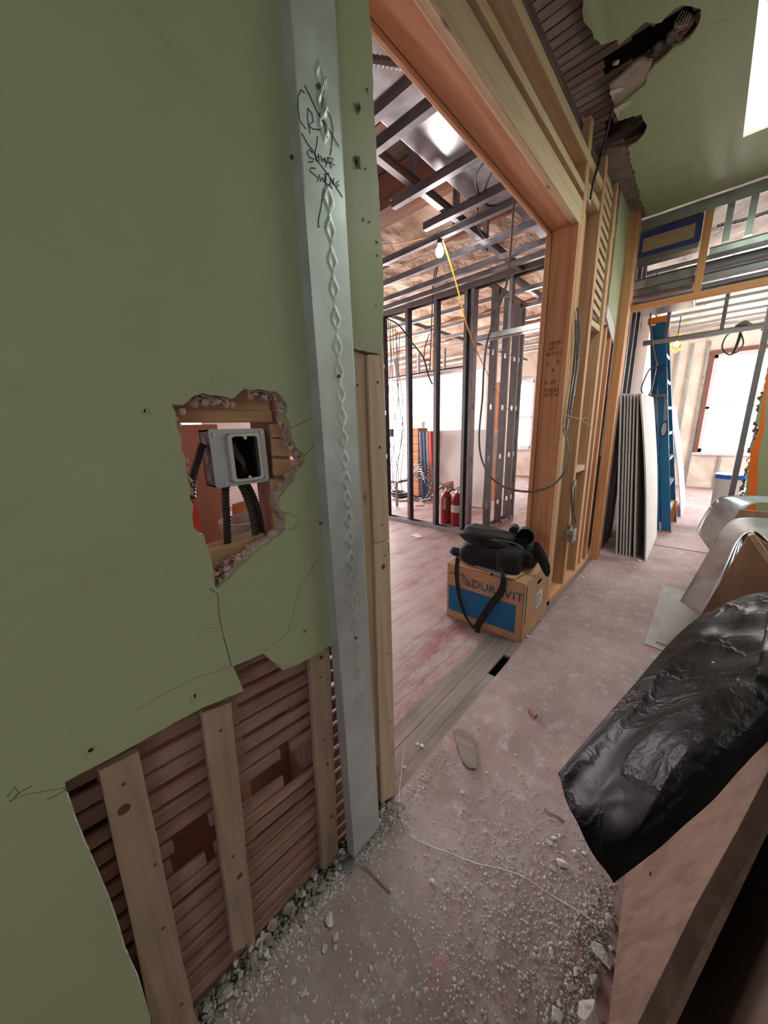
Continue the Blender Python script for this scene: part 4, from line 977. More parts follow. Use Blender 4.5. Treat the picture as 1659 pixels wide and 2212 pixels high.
# broken green wall end with orange paint
gw = rough([P(1700, 760, 0, 3.88).yz[:]] and [(P(x, y, 0, 3.88).y, P(x, y, 0, 3.88).z) for x, y in ((1662,770),(1648,850),(1632,905),(1640,930),(1622,960),(1618,1000),(1612,1040),(1605,1090),(1590,1200))]+[(-.50, .0), (-2.1, 0), (-2.1, 2.2), (-.28, 2.2)], .02, .006, 9)
gw = [g for g in gw]
wend = struct(MB().plate(gw, [], lambda y, z: (3.865, y, z), (.02, 0, 0)), 'wall_end', GREEN)
op = [(P(x, y, 0, 3.864).y, P(x, y, 0, 3.864).z) for x, y in ((1672,770),(1655,850),(1650,930),(1638,985),(1636,1040),(1632,1110),(1614,1110),(1618,1020),(1622,975),(1640,930),(1648,860),(1660,790))]
o = MB().plate(op, [], lambda y, z: (3.863, y, z), (.0015, 0, 0)).build('orange_paint_stripe', ORPAINT, wend); o['kind'] = 'structure'; o['label'] = 'orange spray painted stripe on the broken wall end'
rn = random.Random(3); b = MB()
for k in range(46):
    t_ = k/46; p = P(1650-t_*50+rn.uniform(-6, 2), 850+t_*230, 0, 3.89); r_ = rn.uniform(.008, .022); b.chunk(p, r_*.5, r_, r_, rn.random(), False)
struct(b, 'plaster_edge', BROWNP, parent=wend)

# ================================================================== LIGHT FITTINGS
def bulb(name, p, s, color, label, power):
    t = thing(name, p, label, 'work light'); p = Vector(p)
    MB().lathe(p+Vector((0, 0, -.13)), [(.002, 0), (.022, .006), (.031, .03), (.027, .055), (.014, .08), (.013, .095)], 20).build('bulb', glow(name+'_glass', color, s), t, smooth=True)
    MB().lathe(p+Vector((0, 0, -.04)), [(.018, 0), (.02, .04), (.012, .05)], 16).build('socket', BLACK, t)
    L = bpy.data.lights.new(name+'_lamp', 'POINT'); L.energy = power; L.color = color; L.shadow_soft_size = .03
    o = bpy.data.objects.new(name+'_lamp', L); COL.objects.link(o); o.parent = t; o.location = (0, 0, -.18)
    return t
lp = P(950, 517, 0, 2.57)
t = bulb('hanging_work_light', lp+Vector((0, 0, .01)), 60, (1.0, .96, .93), 'glowing bare bulb hanging from a ceiling channel in the left room', 9)
b2 = P(1464, 728, 0, 6.70)
t = bulb('caged_work_light', b2, 14, (1.0, .72, .30), 'glowing yellow caged work light beside the blue ladder', 6)
b = MB()
for k in range(6):
    a = k*math.pi/3; b.tube([b2+Vector((.03*math.cos(a), .03*math.sin(a), -.02)), b2+Vector((.075*math.cos(a), .075*math.sin(a), -.08)), b2+Vector((.07*math.cos(a), .07*math.sin(a), -.15)), b2+Vector((.02*math.cos(a), .02*math.sin(a), -.20))], .004, 6)
for zz_, rr in ((-.08, .075), (-.15, .07)):
    b.tube([b2+Vector((rr*math.cos(k*math.pi/8), rr*math.sin(k*math.pi/8), zz_)) for k in range(17)], .004, 6)
b.lathe(b2+Vector((0, 0, -.03)), [(.03, 0), (.034, .05), (.02, .07)], 12)
MB().tube([b2+Vector((0, 0, .03)), (b2.x, b2.y, 2.71)], .006, 6).build('hanging_wire', BLACK, t)
b.build('bulb_cage', YELLOW, t)
# cords
tag(MB().tube(catmull([P(790, 532, 0, 2.62), P(860, 526, 0, 2.62), P(905, 517, 0, 2.62), lp+Vector((.01, .01, .05))], 6), .004, 6).build('extension_cable', YELLOW), 'yellow extension cord running left from the hanging bulb', 'cord')
tag(MB().tube(catmull([lp+Vector((.02, 0, .03)), P(965, 545, 0, 2.66), P(985, 610, 0, 2.9), P(1008, 700, 0, 3.1), P(1035, 770, 0, 3.4)], 6), .006, 6).build('extension_cable', YELLOW), 'yellow extension cord dropping right from the hanging bulb', 'cord')
tag(MB().tube(catmull([P(1035, 770, 0, 3.42), P(1070, 840, 0, 4.0), P(1112, 908, 0, 5.0)], 6), .004, 6).build('extension_cable', plain('orange_cord', (.55, .22, .06), .6)), 'dull orange cord continuing down toward the bright window', 'cord')
tag(MB().tube(catmull([(3.45, P(950, 560, 0, 3.6).y, 2.70), P(947, 570, 0, 3.6), P(937, 600, 0, 3.6), P(933, 680, 0, 3.6), P(930, 760, 0, 3.6), P(928, 800, 0, 3.6)], 6), .006, 6).build('black_power_cable', BLACK), 'black cord hanging straight down in front of a steel stud below the bulb', 'cord')
tag(MB().tube(catmull([P(835, 688, 0, 3.6), P(862, 703, 0, 3.6), P(890, 740, 0, 3.6), P(914, 772, 0, 3.6), P(925, 810, 0, 3.6), P(934, 830, 0, 3.6)], 6), .010, 6).build('black_power_cable', BLACK), 'thick black cord sagging across the near steel partition', 'cord')
tag(MB().tube(catmull([P(928, 720, 0, 3.6), P(918, 750, 0, 3.6), P(916, 772, 0, 3.6)], 6), .006, 6).build('black_power_cable', BLACK), 'short black cord branch joining the sagging one', 'cord')
rn = random.Random(77)
for i in range(6):
    x0_ = 838+i*5
    pts = [P(x0_, 690+i*6, 0, 3.95), P(x0_+rn.uniform(-2, 8), 770, 0, 3.95), P(x0_+rn.uniform(-6, 16), 860, 0, 3.95), P(x0_+rn.uniform(-2, 20), 940, 0, 3.95), P(x0_+rn.uniform(-6, 14), 1030, 0, 3.95), P(x0_+rn.uniform(-2, 10), 1060, 0, 3.95)]
    tag(MB().tube(catmull(pts, 6), .0055, 6).build('grey_cable', GALV2), 'thin grey cable hanging in the left bays of the partition, %s from left' % ordn(i), 'cable', 'hanging grey cables')
cable('armoured_cable', [P(1112, 425, 0, 2.38), P(1108, 470, 0, 2.36), P(1103, 540, 0, 2.34), P(1095, 610, 0, 2.33), P(1072, 680, 0, 2.33), P(1052, 740, 0, 2.32), P(1045, 800, 0, 2.32), P(1042, 860, 0, 2.32), P(1035, 940, 0, 2.32), P(1040, 990, 0, 2.32), P(1060, 1030, 0, 2.32), P(1092, 1053, 0, 2.32), P(1140, 1062, 0, 2.32), P(1185, 1052, 0, 2.33), P(1213, 1028, 0, 2.34), P(1228, 990, 0, 2.36), P(1226, 955, 0, 2.39), P(1217, 925, 0, 2.42)], .0065, CABLE, 'long armoured cable looping down across the opening to the jamb', step=.008)
cable('armoured_cable', [P(1325, 225, 2, 2.88), P(1300, 330, 1, .66), P(1284, 385, 1, .672), P(1275, 430, 1, .676)], .006, BLACK, 'dark cable dropping from the lower ceiling hole onto the studs', step=.008)
for i, L in enumerate(([(1247,665),(1252,700),(1250,760),(1243,830),(1232,890),(1224,930)], [(1244,690),(1243,740),(1240,800),(1232,850),(1226,900),(1222,935)], [(1250,672),(1247,730),(1246,790),(1238,850),(1230,905)])):
    cable('armoured_cable', [P(x, y, 1, .675-.004*i) for x, y in L], .0055, CABLE, 'armoured cable hanging down the pale stud beside the jamb, %s from the left' % ordn([1, 0, 2][i]), step=.007, group='armoured cables by the jamb')
b = MB()
b.tube(catmull([P(1222, 898, 1, .67), P(1245, 903, 1, .66), P(1262, 912, 1, .65), P(1281, 925, 1, .655)], 5), .003, 6).tube(catmull([P(1255, 906, 1, .66), P(1268, 903, 1, .65), P(1275, 915, 1, .645)], 5), .002, 6)
tag(b.build('bare_wire', plain('copper_tan_wire', (.45, .32, .18), .5)), 'tan frayed wires sticking out in front of the studs', 'wire')
t = thing('junction_box', tuple(P(1240, 1160, 1, .66)), 'small galvanised junction box on a stud with two cables above', 'electrical box')
c0 = P(1232, 1158, 1, .655); MB().box(c0.x-.01, c0.x+.085, .635, .688, c0.z-.05, c0.z+.045).build('box_body', GALV, t, bevel=.002)
MB().tube([(c0.x-.0115, .66, c0.z), (c0.x-.009, .66, c0.z)], .015, 14).build('knockout', GALV2, t)
MB().box(c0.x+.02, c0.x+.07, .665, .688, c0.z+.045, c0.z+.07).build('cable_clamp', GALV2, t)
for i, dx in enumerate((0, 6)):
    cable('armoured_cable', [P(1238+dx, 1132, 1, .67), P(1236+dx*.6, 1100, 1, .672), P(1236+dx*.9, 1060, 1, .675), P(1243, 1036, 1, .685)], .0055, CABLE, 'armoured cable rising from the junction box, %s one' % ('left', 'right')[i], step=.007, group='cables above the junction box')
# spiral conduit beside the duct
cable('flexible_conduit', [P(790, 128, 2, 2.86), P(830, 134, 2, 2.86), P(900, 146, 2, 2.86)], .016, GALV2, 'ribbed flexible conduit under the duct at the edge of the green wall', step=.010)
for i, L in enumerate(([(1050,345),(1030,375),(1028,400),(1040,428),(1060,445),(1112,428)], [(1068,360),(1052,395),(1042,430)], [(1032,450),(1030,480),(1045,510),(1075,520)])):
    tag(MB().tube(catmull([P(x, y, 2, 2.74) for x, y in L], 6), .007, 6).build('black_power_cable', BLACK), 'black cable looped over the ceiling channels, %s along' % ordn(i), 'cable', 'black ceiling cables')
# cable coil and black box by the hall window
jb = P(1607, 707, 0, 6.2)
tag(MB().chunk(jb, .09, .12, .08, 5, False).build('ceiling_cable_bundle', BLACK), 'black cable bundle hanging under the far hall ceiling', 'cable bundle')
for i, L in enumerate(([(1595,712),(1570,725),(1560,750),(1572,765),(1585,762),(1597,735),(1602,712)], [(1600,712),(1590,745),(1580,765)], [(1598,715),(1606,740),(1596,758),(1583,764)], [(1620,706),(1640,708),(1648,714)])):
    tag(MB().tube(catmull([P(x, y, 0, 6.2) for x, y in L], 6), .008, 6).build('black_power_cable', BLACK), 'black cable loop hanging before the hall window, %s one' % ordn(i), 'cable', 'loops before the hall window')
lc = [(1407,670),(1405,700),(1409,740),(1416,775),(1418,790),(1402,800),(1388,830),(1386,845),(1395,856),(1405,848),(1412,820),(1417,795)]
tag(MB().tube(catmull([(4.65, P(1407, 670, 0, 4.6).y, 2.70)]+[P(x, y, 0, 4.6) for x, y in lc], 6), .007, 6).build('grey_cable', CABLE), 'grey cable looping beside the blue ladder', 'cable')

# ================================================================== OBJECTS
# ---- cardboard box with logo
bx0, bx1, by0, by1, bh = 1.925, 2.385, .668, 1.20, .385
t = thing('cardboard_box', ((bx0+bx1)/2, (by0+by1)/2, 0), 'brown cardboard box with blue print standing under the black bags', 'cardboard box')
bot = -.009
b = MB()
b.box(bx0, bx0+.005, by0, by1, bot, bh).box(bx1-.005, bx1, by0, by1, bot, bh).box(bx0, bx1, by1-.005, by1, bot, bh).box(bx0, bx1, by0, by1, bot, bot+.004)
b.plate([(bx0, bot), (bx1, bot), (bx1, bh), (bx0, bh)], [rrect(2.15, 2.23, .295, .325, .014)], onwall(by0), (0, .005, 0))
b.build('box_body', CARD, t, bevel=.003)
b = MB().quad([(bx0, by0, bh), (bx1, by0, bh), (bx1, by0+.20, bh+.012), (bx0, by0+.20, bh+.006)], (0, 0, .005)); b.build('top_flap', CARD, t)
b = MB().quad([(bx0, by1, bh), (bx1, by1, bh), (bx1, by0+.22, bh+.002), (bx0, by0+.22, bh+.004)], (0, 0, .005)); b.build('top_flap', CARD, t)
MB().box(bx0-.0012, bx0, by0+.045, by1-.015, .045, .235).build('blue_panel', CARDB, t)
printed('DURAVIT', .080, CARDI, (bx0-.001, 1.012, .266), (math.radians(90), 0, math.radians(-90)), t, sx=1.02)
b = MB()   # swirl mark left of the name
c_ = Vector((bx0-.001, 1.035, .295))
for L in ([(0,0),(.03,.03),(.05,.0),(.03,-.03),(.0,-.02),(-.03,.03),(-.045,.05)], [(-.045,.05),(-.04,.0),(-.02,-.03),(-.015,-.015),(0,-.035),(.008,-.02),(.03,-.03)], [(-.03,.03),(-.005,.0),(.02,-.02)]):
    b.tube([c_+Vector((0, -y, z)) for y, z in L], .0022, 6)
b.build('logo_mark', CARDI, t)
printed('Darling New', .022, plain('faded_green_ink', (.09, .10, .04), .8), (bx0-.001, 1.185, .32), (math.radians(90), 0, math.radians(-90)), t, 'small_print')
MB().box(2.15, 2.26, by0-.001, by0, .13, .24).build('shipping_label', LABELW, t)
b = MB()
for k in range(7): b.box(2.16, 2.20+.04*((k*37 % 10)/10), by0-.0018, by0-.0009, .145+k*.012, .149+k*.012)
b.build('label_text', plain('label_ink', (.10, .10, .16), .7), t)
b = MB(); b.quad([(1.955, by0-.0008, .36), (1.975, by0-.0008, .36), (1.972, by0-.0008, .10), (1.958, by0-.0008, .10)], (0, .0008, 0)); b.build('dark_tape', plain('dark_green_tape', (.06, .075, .045), .6), t)
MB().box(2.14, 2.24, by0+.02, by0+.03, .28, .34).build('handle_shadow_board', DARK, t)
rb = [(2.10, by0-.0008, .335), (2.16, by0-.0008, .365)]
hand(MB(), 'H', (0,0,0), (1,0,0), (0,0,1), .1, .001)
# thin boards lying on the box
tag(MB().quad([(1.915, .80, .395), (2.06, .76, .397), (2.16, 1.0, .397), (1.97, 1.02, .395)], (0, 0, .012)).build('wood_offcut', GREYW[1], bevel=.001), 'thin wood offcut on the box under the bag', 'wood offcut')
tag(MB().quad([(1.92, .73, .401), (2.20, .70, .404), (2.20, .78, .404), (1.92, .80, .401)], (0, 0, .004)).build('cardboard_piece', CARD), 'loose cardboard strip on the box beside the offcut', 'cardboard piece')
# ---- bag
def soft(name, c, dims, rot, mat, parent, seed=0, e=.55, amp=.06, n=22):
    c = Vector(c); mb = MB(); rows_ = []; R_ = Matrix.Rotation(rot[2], 3, 'Z') @ Matrix.Rotation(rot[1], 3, 'Y') @ Matrix.Rotation(rot[0], 3, 'X')
    sg = lambda v, p: math.copysign(abs(v)**p, v)
    for i in range(n+1):
        ph = -math.pi/2+math.pi*i/n; row = []
        for j in range(2*n+1):
            th = 2*math.pi*j/(2*n)
            v = Vector((sg(math.cos(ph), e)*sg(math.cos(th), e), sg(math.cos(ph), e)*sg(math.sin(th), e), sg(math.sin(ph), e)))
            f = 1+amp*noise.noise(v*1.7+Vector((seed, 0, 0)))*2+amp*.5*noise.noise(v*4.5+Vector((0, seed, 0)))
            row.append(c+R_ @ Vector((v.x*dims[0]*f, v.y*dims[1]*f, v.z*dims[2]*f)))
        rows_.append(row)
    mb.grid(rows_)
    return mb.build(name, mat, parent, smooth=True)
def pz(px, py, X): return P(px, py, 0, X)
bc = P(1075, 1190, 0, 2.06)
t = thing('camera_bag', (bc.x, bc.y, .40), 'black padded shoulder bag lying on the cardboard box, strap hanging down', 'bag')
g0 = P(1062, 1206, 0, 2.02); 
soft('bag_body', P(1058, 1198, 0, 2.07), (.105, .185, .078), (0, 0, .10), FABRIC, t, 1, .42, .05)
soft('side_pocket', P(1104, 1208, 0, 2.06), (.10, .075, .082), (0, 0, .1), FABRIC, t, 4, .45, .05)
soft('top_flap', P(1056, 1158, 0, 2.10), (.11, .165, .045), (.10, 0, .12), FABRIC, t, 7, .5, .10)
soft('rolled_edge', P(1035, 1168, 0, 2.03), (.06, .13, .022), (.25, 0, .15), FABRIC, t, 9, .7, .12)
b = MB().tube(catmull([P(1058, 1166, 0, 1.965), P(1085, 1168, 0, 1.96), P(1110, 1173, 0, 1.955), P(1130, 1184, 0, 1.95)], 6), .004, 6); b.build('zip', plain('zip_grey', (.10, .10, .11), .35), t)
def strap(name, pts, w, mat, parent, wd=(0, 0, 1)):
    pts = catmull(pts, 8); rows_ = []; wd = Vector(wd)
    for p in pts: rows_.append([p-wd*w/2, p+wd*w/2])
    return MB().grid(rows_, (.003, 0, .0)).build(name, mat, parent)
yv = Vector((0, 1, 0))
strap('strap', [P(989, 1205, 0, 1.915), P(986, 1240, 0, 1.905), P(992, 1290, 0, 1.895), P(1005, 1330, 0, 1.885), P(1018, 1350, 0, 1.88), P(1024, 1360, 0, 1.88)], .030, FABRIC, t, (0, 1, .35))
strap('strap', [P(1080, 1225, 0, 1.93), P(1088, 1250, 0, 1.90), P(1082, 1278, 0, 1.885), P(1062, 1305, 0, 1.885), P(1042, 1335, 0, 1.88), P(1028, 1358, 0, 1.88)], .048, FABRIC, t, (0, .75, .55))
c_ = P(1031, 1364, 0, 1.87); MB().box(c_.x-.006, c_.x+.006, c_.y-.018, c_.y+.018, c_.z-.03, c_.z+.022).build('buckle', BLACK, t, bevel=.003)
t = thing('black_pouch', tuple(P(1125, 1180, 0, 2.2)), 'dark navy and black cloth bundle behind the bag', 'bag')
soft('cloth_body', P(1115, 1178, 0, 2.24), (.12, .10, .07), (0, .2, .2), NAVY, t, 12, .6, .1)
soft('cloth_body', P(986, 1192, 0, 2.10), (.06, .045, .02), (.3, 0, .3), NAVY, t, 15, .8, .1)
c_ = P(1131, 1160, 0, 2.10)
t = thing('lens_pouch', tuple(c_), 'black tube shaped pouch with open round end behind the bag', 'pouch')
a_ = P(1134, 1160, 0, 2.12); d_ = (CAM-a_).normalized(); d_.z *= .3; d_.normalize()
b = MB(); n = 24; b.tube([a_+d_*.0, a_-d_*.13], (lambda t_: .052-.006*t_), 24, cap=False); b.tube([a_-d_*.004, a_-d_*.12], (lambda t_: .046), 24, cap=False)
b.build('pouch_tube', FABRIC, t, smooth=True); MB().tube([a_-d_*.10, a_-d_*.11], .046, 20).build('pouch_base', DARK, t)
a_ = P(1110, 1148, 0, 2.30)
tag(MB().tube([a_, a_-d_*.12], .035, 20).build('rolled_sleeve', FABRIC, smooth=False, bevel=.006), 'small black roll standing behind the bag', 'roll')
t = thing('baseball_hat', tuple(P(1165, 1200, 0, 2.2)), 'black cap hanging over the right corner of the box', 'cap')
soft('cap_crown', P(1146, 1203, 0, 2.14), (.085, .05, .06), (0, 0, 0), FABRIC, t, 20, .75, .08)
brim = [[P(1150,1170,0,2.10), P(1163,1168,0,2.10), P(1176,1190,0,2.10), P(1186,1212,0,2.10), P(1190,1232,0,2.10)],
        [P(1153,1182,0,2.13), P(1162,1188,0,2.08), P(1172,1208,0,2.07), P(1182,1228,0,2.08), P(1187,1244,0,2.10)],
        [P(1150,1198,0,2.12), P(1156,1206,0,2.10), P(1164,1220,0,2.09), P(1173,1238,0,2.09), P(1181,1250,0,2.10)]]
MB().grid(brim, (.006, 0, 0)).build('cap_brim', FABRIC, t, smooth=True, sub=2)

# ---- debris
tag(plank('wood_shim', [(1,1),(2,1),(2,2),(1,2)], .66, .01, GREYW[0], 'x', None) if False else MB().plate(rough([tuple(P(x, y, 2, 0).xy) for x, y in ((979,1580),(1003,1577),(1020,1588),(1031,1640),(1028,1664),(1012,1662),(1000,1650),(990,1620))], .02, .002, 2), [], lambda x, y: (x, y, .001), (0, 0, .008)).build('wood_shingle', GREYW[1], bevel=.001), 'grey flat wood shingle piece on the hall floor by the opening', 'wood scrap')
q = [P(1142, 1535, 2, 0), P(1150, 1533, 2, 0), P(1161, 1550, 2, 0), P(1154, 1554, 2, 0)]
tag(MB().quad(q, (0, 0, .018)).build('wood_wedge', LATH[1], bevel=.001), 'small brown wood wedge in the middle of the hall floor', 'wood scrap')
tag(MB().tube([P(1176, 1746, 2, .005), P(1188, 1757, 2, .008), P(1202, 1762, 2, .004), P(1220, 1774, 2, .005)], .003, 5).build('twig', LATH[1]), 'thin dark wood splinter on the floor near the black tarp', 'wood scrap')
tag(MB().tube([P(775, 1858, 2, .012), P(800, 1885, 2, .004), P(842, 1928, 2, .003)], .0022, 5).build('long_splinter', LATH[1]), 'long dark splinter pointing away from the foot of the steel stud', 'wood scrap')
tag(MB().lathe(P(752, 1862, 2, .004), [(.026, 0), (.028, .003), (.026, .005)], 20).build('round_slug', GALV2), 'round grey knockout disc at the foot of the steel stud', 'metal disc')
wirepts = [(875,1600),(868,1660),(862,1720),(864,1760),(880,1800),(915,1822),(960,1838),(1030,1865),(1080,1876),(1130,1893),(1170,1920),(1210,1945),(1260,1975),(1300,2005),(1320,2020)]
tag(MB().tube(catmull([P(x, y, 2, .003) for x, y in wirepts], 6), .0011, 5).build('thin_wire', ALU), 'thin shiny wire curving across the hall floor', 'wire')
def ck(name, px, py, w, mat, label, group, flat=.5, z=0, seed=None):
    p = P(px, py, 2, z); w = w
    return tag(MB().chunk(p, w, w*.75, w*flat*.6, seed or px*7+py, True).build(name, mat), label, 'plaster chunk', group)
DG = 'plaster chunks on the hall floor'
big = [(714,1988,.022,'largest pale plaster chunk on the floor below the furring planks'),(725,2027,.013,'pale block of plaster just below the largest chunk'),(725,2047,.007,'small plaster bit at the bottom of the pale trio'),(701,2050,.012,'thin plaster chip left of the pale trio'),(577,2033,.026,'large flat plaster chunk in the rubble line at the middle plank'),(645,2040,.007,'small chip alone between rubble line and pale trio'),(657,2145,.010,'whitish chip near the lower middle of the floor'),(770,2107,.008,'lone white chip on the dark floor right of the pale trio'),(635,2120,.010,'chip in a small cluster at the lower left floor'),(1196,1812,.011,'pale plaster bit on the floor under the tarp corner, upper of two'),(1186,1822,.012,'pale plaster bit on the floor under the tarp corner, lower of two'),(1242,1845,.014,'pale chip touching the tarp edge'),(1215,1868,.020,'flat pale plaster flake left of the hanging tarp tip'),(1195,1878,.013,'crumbled pale flake beside the flat one'),(1262,1845,.010,'bluish white chip below the tarp edge'),(998,1712,.009,'small chip in the middle of the hall floor'),(935,1905,.010,'pale smear chip left of the dark stain'),(917,1847,.006,'small chip near the wire'),(900,1608,.011,'white chip on the sill boards by the casing foot'),(912,1612,.012,'second white chip on the sill boards by the casing'),(874,1658,.010,'whitish lump just beside the casing board foot'),(1260,1248,.020,'white lump by the bottom plate near the studs'),(1272,1262,.014,'crumbled white lump on the floor right of the studs'),(1225,1292,.014,'plaster lump at the box corner'),(1140,1376,.016,'white plaster lump at the foot of the cardboard box'),(1170,1340,.014,'white plaster lump along the side of the cardboard box'),(1313,1218,.020,'pale chip on the floor in front of the orange post'),(1380,1212,.028,'crumbled pale pile under the leaning sheets'),(1370,1226,.016,'pale chip below the crumbled pile'),(1300,2075,.030,'pale chunk against the foot of the wooden panel, upper'),(1285,2120,.022,'dirty chunk against the foot of the wooden panel, lower'),(1275,2190,.040,'long greenish plaster shard at the foot of the wooden panel'),(1235,2135,.016,'pale chunk left of the wooden panel foot'),(1245,2100,.012,'small chunk left of the wooden panel'),(1318,1995,.020,'dirty chunk beside the panel under the tarp tip'),(1205,2195,.018,'whitish lump at the bottom of the floor')]
for i, (px, py, w, l) in enumerate(big): ck('plaster_chunk', px, py, w, CHUNK if 'dirty' not in l else CHUNKD, l, DG)
# rubble line at the wall foot
rn = random.Random(8)
for i in range(210):
    x = rn.uniform(-.10, .68); y = rn.uniform(.640, .688) if x < .6 else rn.uniform(.635, .66)
    if i > 150: y = rn.uniform(.618, .655)
    s_ = rn.uniform(.006, .016)*(1.3 if rn.random() < .2 else .85)
    if i > 150: s_ *= .6
    h = rn.uniform(0, .022)*(1 if y > .655 else .3)
    tag(MB().chunk((x, y, max(h-.004, 0)), s_, s_*.8, s_*.7, i*3+1, True).build('plaster_lump', CHUNKD if rn.random() < .6 else CHUNK), 'small plaster lump in the rubble line along the foot of the lath wall', 'plaster lump', 'rubble line lumps')
b = MB()   # fine grit everywhere
for i in range(8000):
    k = rn.random()
    if k < .33: x, y = rn.gauss(.75, .18), rn.gauss(.22, .14)
    elif k < .5: x, y = rn.uniform(.0, 1.0), .64-abs(rn.gauss(0, .035))
    elif k < .66: x, y = rn.gauss(.72, .14), abs(rn.gauss(0, .07))+.01
    elif k < .8: x, y = rn.gauss(.42, .18), rn.gauss(.36, .12)
    elif k < .9: x, y = rn.uniform(1.0, 4), rn.uniform(.55, .72)
    else: x, y = rn.uniform(.2, 4), rn.uniform(-.3, .64)
    if y > .655 or (x < .6 and y > .64): continue
    s_ = abs(rn.gauss(0, .0024))+.0008
    s_ *= .85; a = rn.uniform(0, 6.28); ang = [a+q_*1.256+rn.uniform(-.3, .3) for q_ in range(5)]; rr = [s_*rn.uniform(.7, 1.15) for _ in range(5)]
    lo_ = [(x+r_*math.cos(g_), y+r_*math.sin(g_), 0.0) for g_, r_ in zip(ang, rr)]; hi_ = [(x+.6*r_*math.cos(g_), y+.6*r_*math.sin(g_), s_*rn.uniform(.5, .8)) for g_, r_ in zip(ang, rr)]
    b.add(lo_+hi_, [(q_, (q_+1) % 5, 5+(q_+1) % 5, 5+q_) for q_ in range(5)]+[(5, 6, 7, 8, 9)])
tag(b.build('plaster_grit', CHUNK), 'fine white plaster grit scattered over the hall floor', 'grit', kind='stuff')
b = MB()
for i in range(700):
    x, y = rn.uniform(-.1, .66), rn.uniform(.645, .69); s_ = rn.uniform(.002, .006); b.chunk((x, y, rn.uniform(-.002, .006)), s_, s_, s_, i, True)
for i in range(240):
    x, y = rn.gauss(.62, .06), rn.gauss(.625, .02); s_ = rn.uniform(.0015, .004); b.chunk((x, y, 0), s_, s_, s_, i, True)
for i in range(260):
    x, y = rn.gauss(.76, .10), .012+abs(rn.gauss(0, .03)); s_ = rn.uniform(.002, .006); b.chunk((x, y, 0), s_, s_, s_*.7, i, True)
tag(b.build('rubble_dust', CHUNKD), 'grey crumbled plaster filling the wall foot and the panel foot', 'rubble', kind='stuff')
# two flat boards on the hall floor
q = [P(1392, 1392, 2, 0), P(1432, 1268, 2, 0), (3.3, -.5, 0), (2.3, -.5, 0)]
tag(MB().quad(q, (0, 0, .006)).build('floor_board', GREYSH), 'lower grey board lying on the hall floor beside the tarp', 'board', 'grey boards on the floor')
q = [P(1418, 1388, 2, .007), P(1440, 1268, 2, .007), (3.25, -.55, .007), (2.38, -.55, .007)]
tag(MB().quad(q, (0, 0, .006)).build('floor_board', GREYSH), 'upper grey board lying on the hall floor beside the tarp', 'board', 'grey boards on the floor')
q = [P(886, 1156, 2, -.008), P(902, 1152, 2, -.008), P(913, 1160, 2, -.008), P(902, 1163, 2, -.008)]
tag(MB().quad(q, (0, 0, .004)).build('paper_scrap', LABELW), 'white paper scrap on the floor boards before the steel partition', 'paper scrap')

# ---- leaning drywall sheets
LS = 'drywall sheets leaning by the hall doorway'
ys = [(.500, .635), (.470, .607), (.445, .583), (.420, .560), (.393, .533), (.352, .505)]
xs = [3.98, 4.0, 4.0, 4.0, 4.0, 3.98]
def sheet(y0_, y1_, x0_, x1_, h, name, mat, lab, grp, th=.0127):
    b = MB(); n = 10; rows_ = []
    for i in range(n+1):
        t_ = i/n; rows_.append([(x0_, y0_+(y1_-y0_)*t_+.02*math.sin(math.pi*t_)*(-1 if y0_ < .3 else 0), h*t_), (x1_, y0_+(y1_-y0_)*t_+.02*math.sin(math.pi*t_)*(-1 if y0_ < .3 else 0), h*t_)])
    b.grid(rows_, (0, th, 0)); return tag(b.build(name, mat), lab, 'drywall sheet', grp)
for i, ((a, c), x) in enumerate(zip(ys, xs)):
    sheet(a, c, x, x+1.0, 1.56-.003*i, 'drywall_sheet', GYP, 'grey drywall sheet leaning by the hall doorway, %s from the left' % ordn(i), LS)
sheet(.262, .485, 3.95, 4.90, 1.55, 'drywall_sheet', GYP, 'frontmost drywall sheet of the leaning stack, its broad face to the hall', LS)
sheet(.10, .42, 6.15, 7.3, 1.50, 'drywall_sheet', WHITEB, 'bright white sheet leaning behind the blue ladder', None)
# ---- ladder
base_y, top_y, LH = .195, .575, 2.43
t = thing('step_ladder', (5.2, base_y, 0), 'tall closed blue stepladder leaning beside the drywall sheets', 'ladder')
def rail(x, yo0, yo1, w, h0, h1, name='rail', mat=BLUE, dx=.0):
    f = lambda z: base_y+(top_y-base_y)*z/LH
    a0, a1 = f(h0)+yo0, f(h1)+yo1
    b = MB().hexa([(x,a0-w/2,h0),(x+.004,a0-w/2,h0),(x+.004,a0+w/2,h0),(x,a0+w/2,h0),(x+dx,a1-w/2,h1),(x+dx+.004,a1-w/2,h1),(x+dx+.004,a1+w/2,h1),(x+dx,a1+w/2,h1)])
    for s_ in (-1, 1):
        y0_, y1_ = a0+s_*w/2, a1+s_*w/2
        b.hexa([(x,y0_-.002,h0),(x+.028,y0_-.002,h0),(x+.028,y0_+.002,h0),(x,y0_+.002,h0),(x+dx,y1_-.002,h1),(x+dx+.028,y1_-.002,h1),(x+dx+.028,y1_+.002,h1),(x+dx,y1_+.002,h1)])
    return b.build(name, mat, t)
rail(5.15, 0, -.01, .085, .0, 2.385, dx=.12)
rail(5.74, -.02, -.01, .085, .0, 2.385, dx=-.08)
rail(5.20, .10, .06, .055, .0, 2.36, 'rear_rail', dx=.10)
rail(5.70, .08, .06, .055, .0, 2.36, 'rear_rail', dx=-.06)
f = lambda z: base_y+(top_y-base_y)*z/LH
MB().box(5.26, 5.70, f(2.38)-.06, f(2.38)+.11, 2.375, 2.44).build('top_cap', ORANGE, t, bevel=.006)
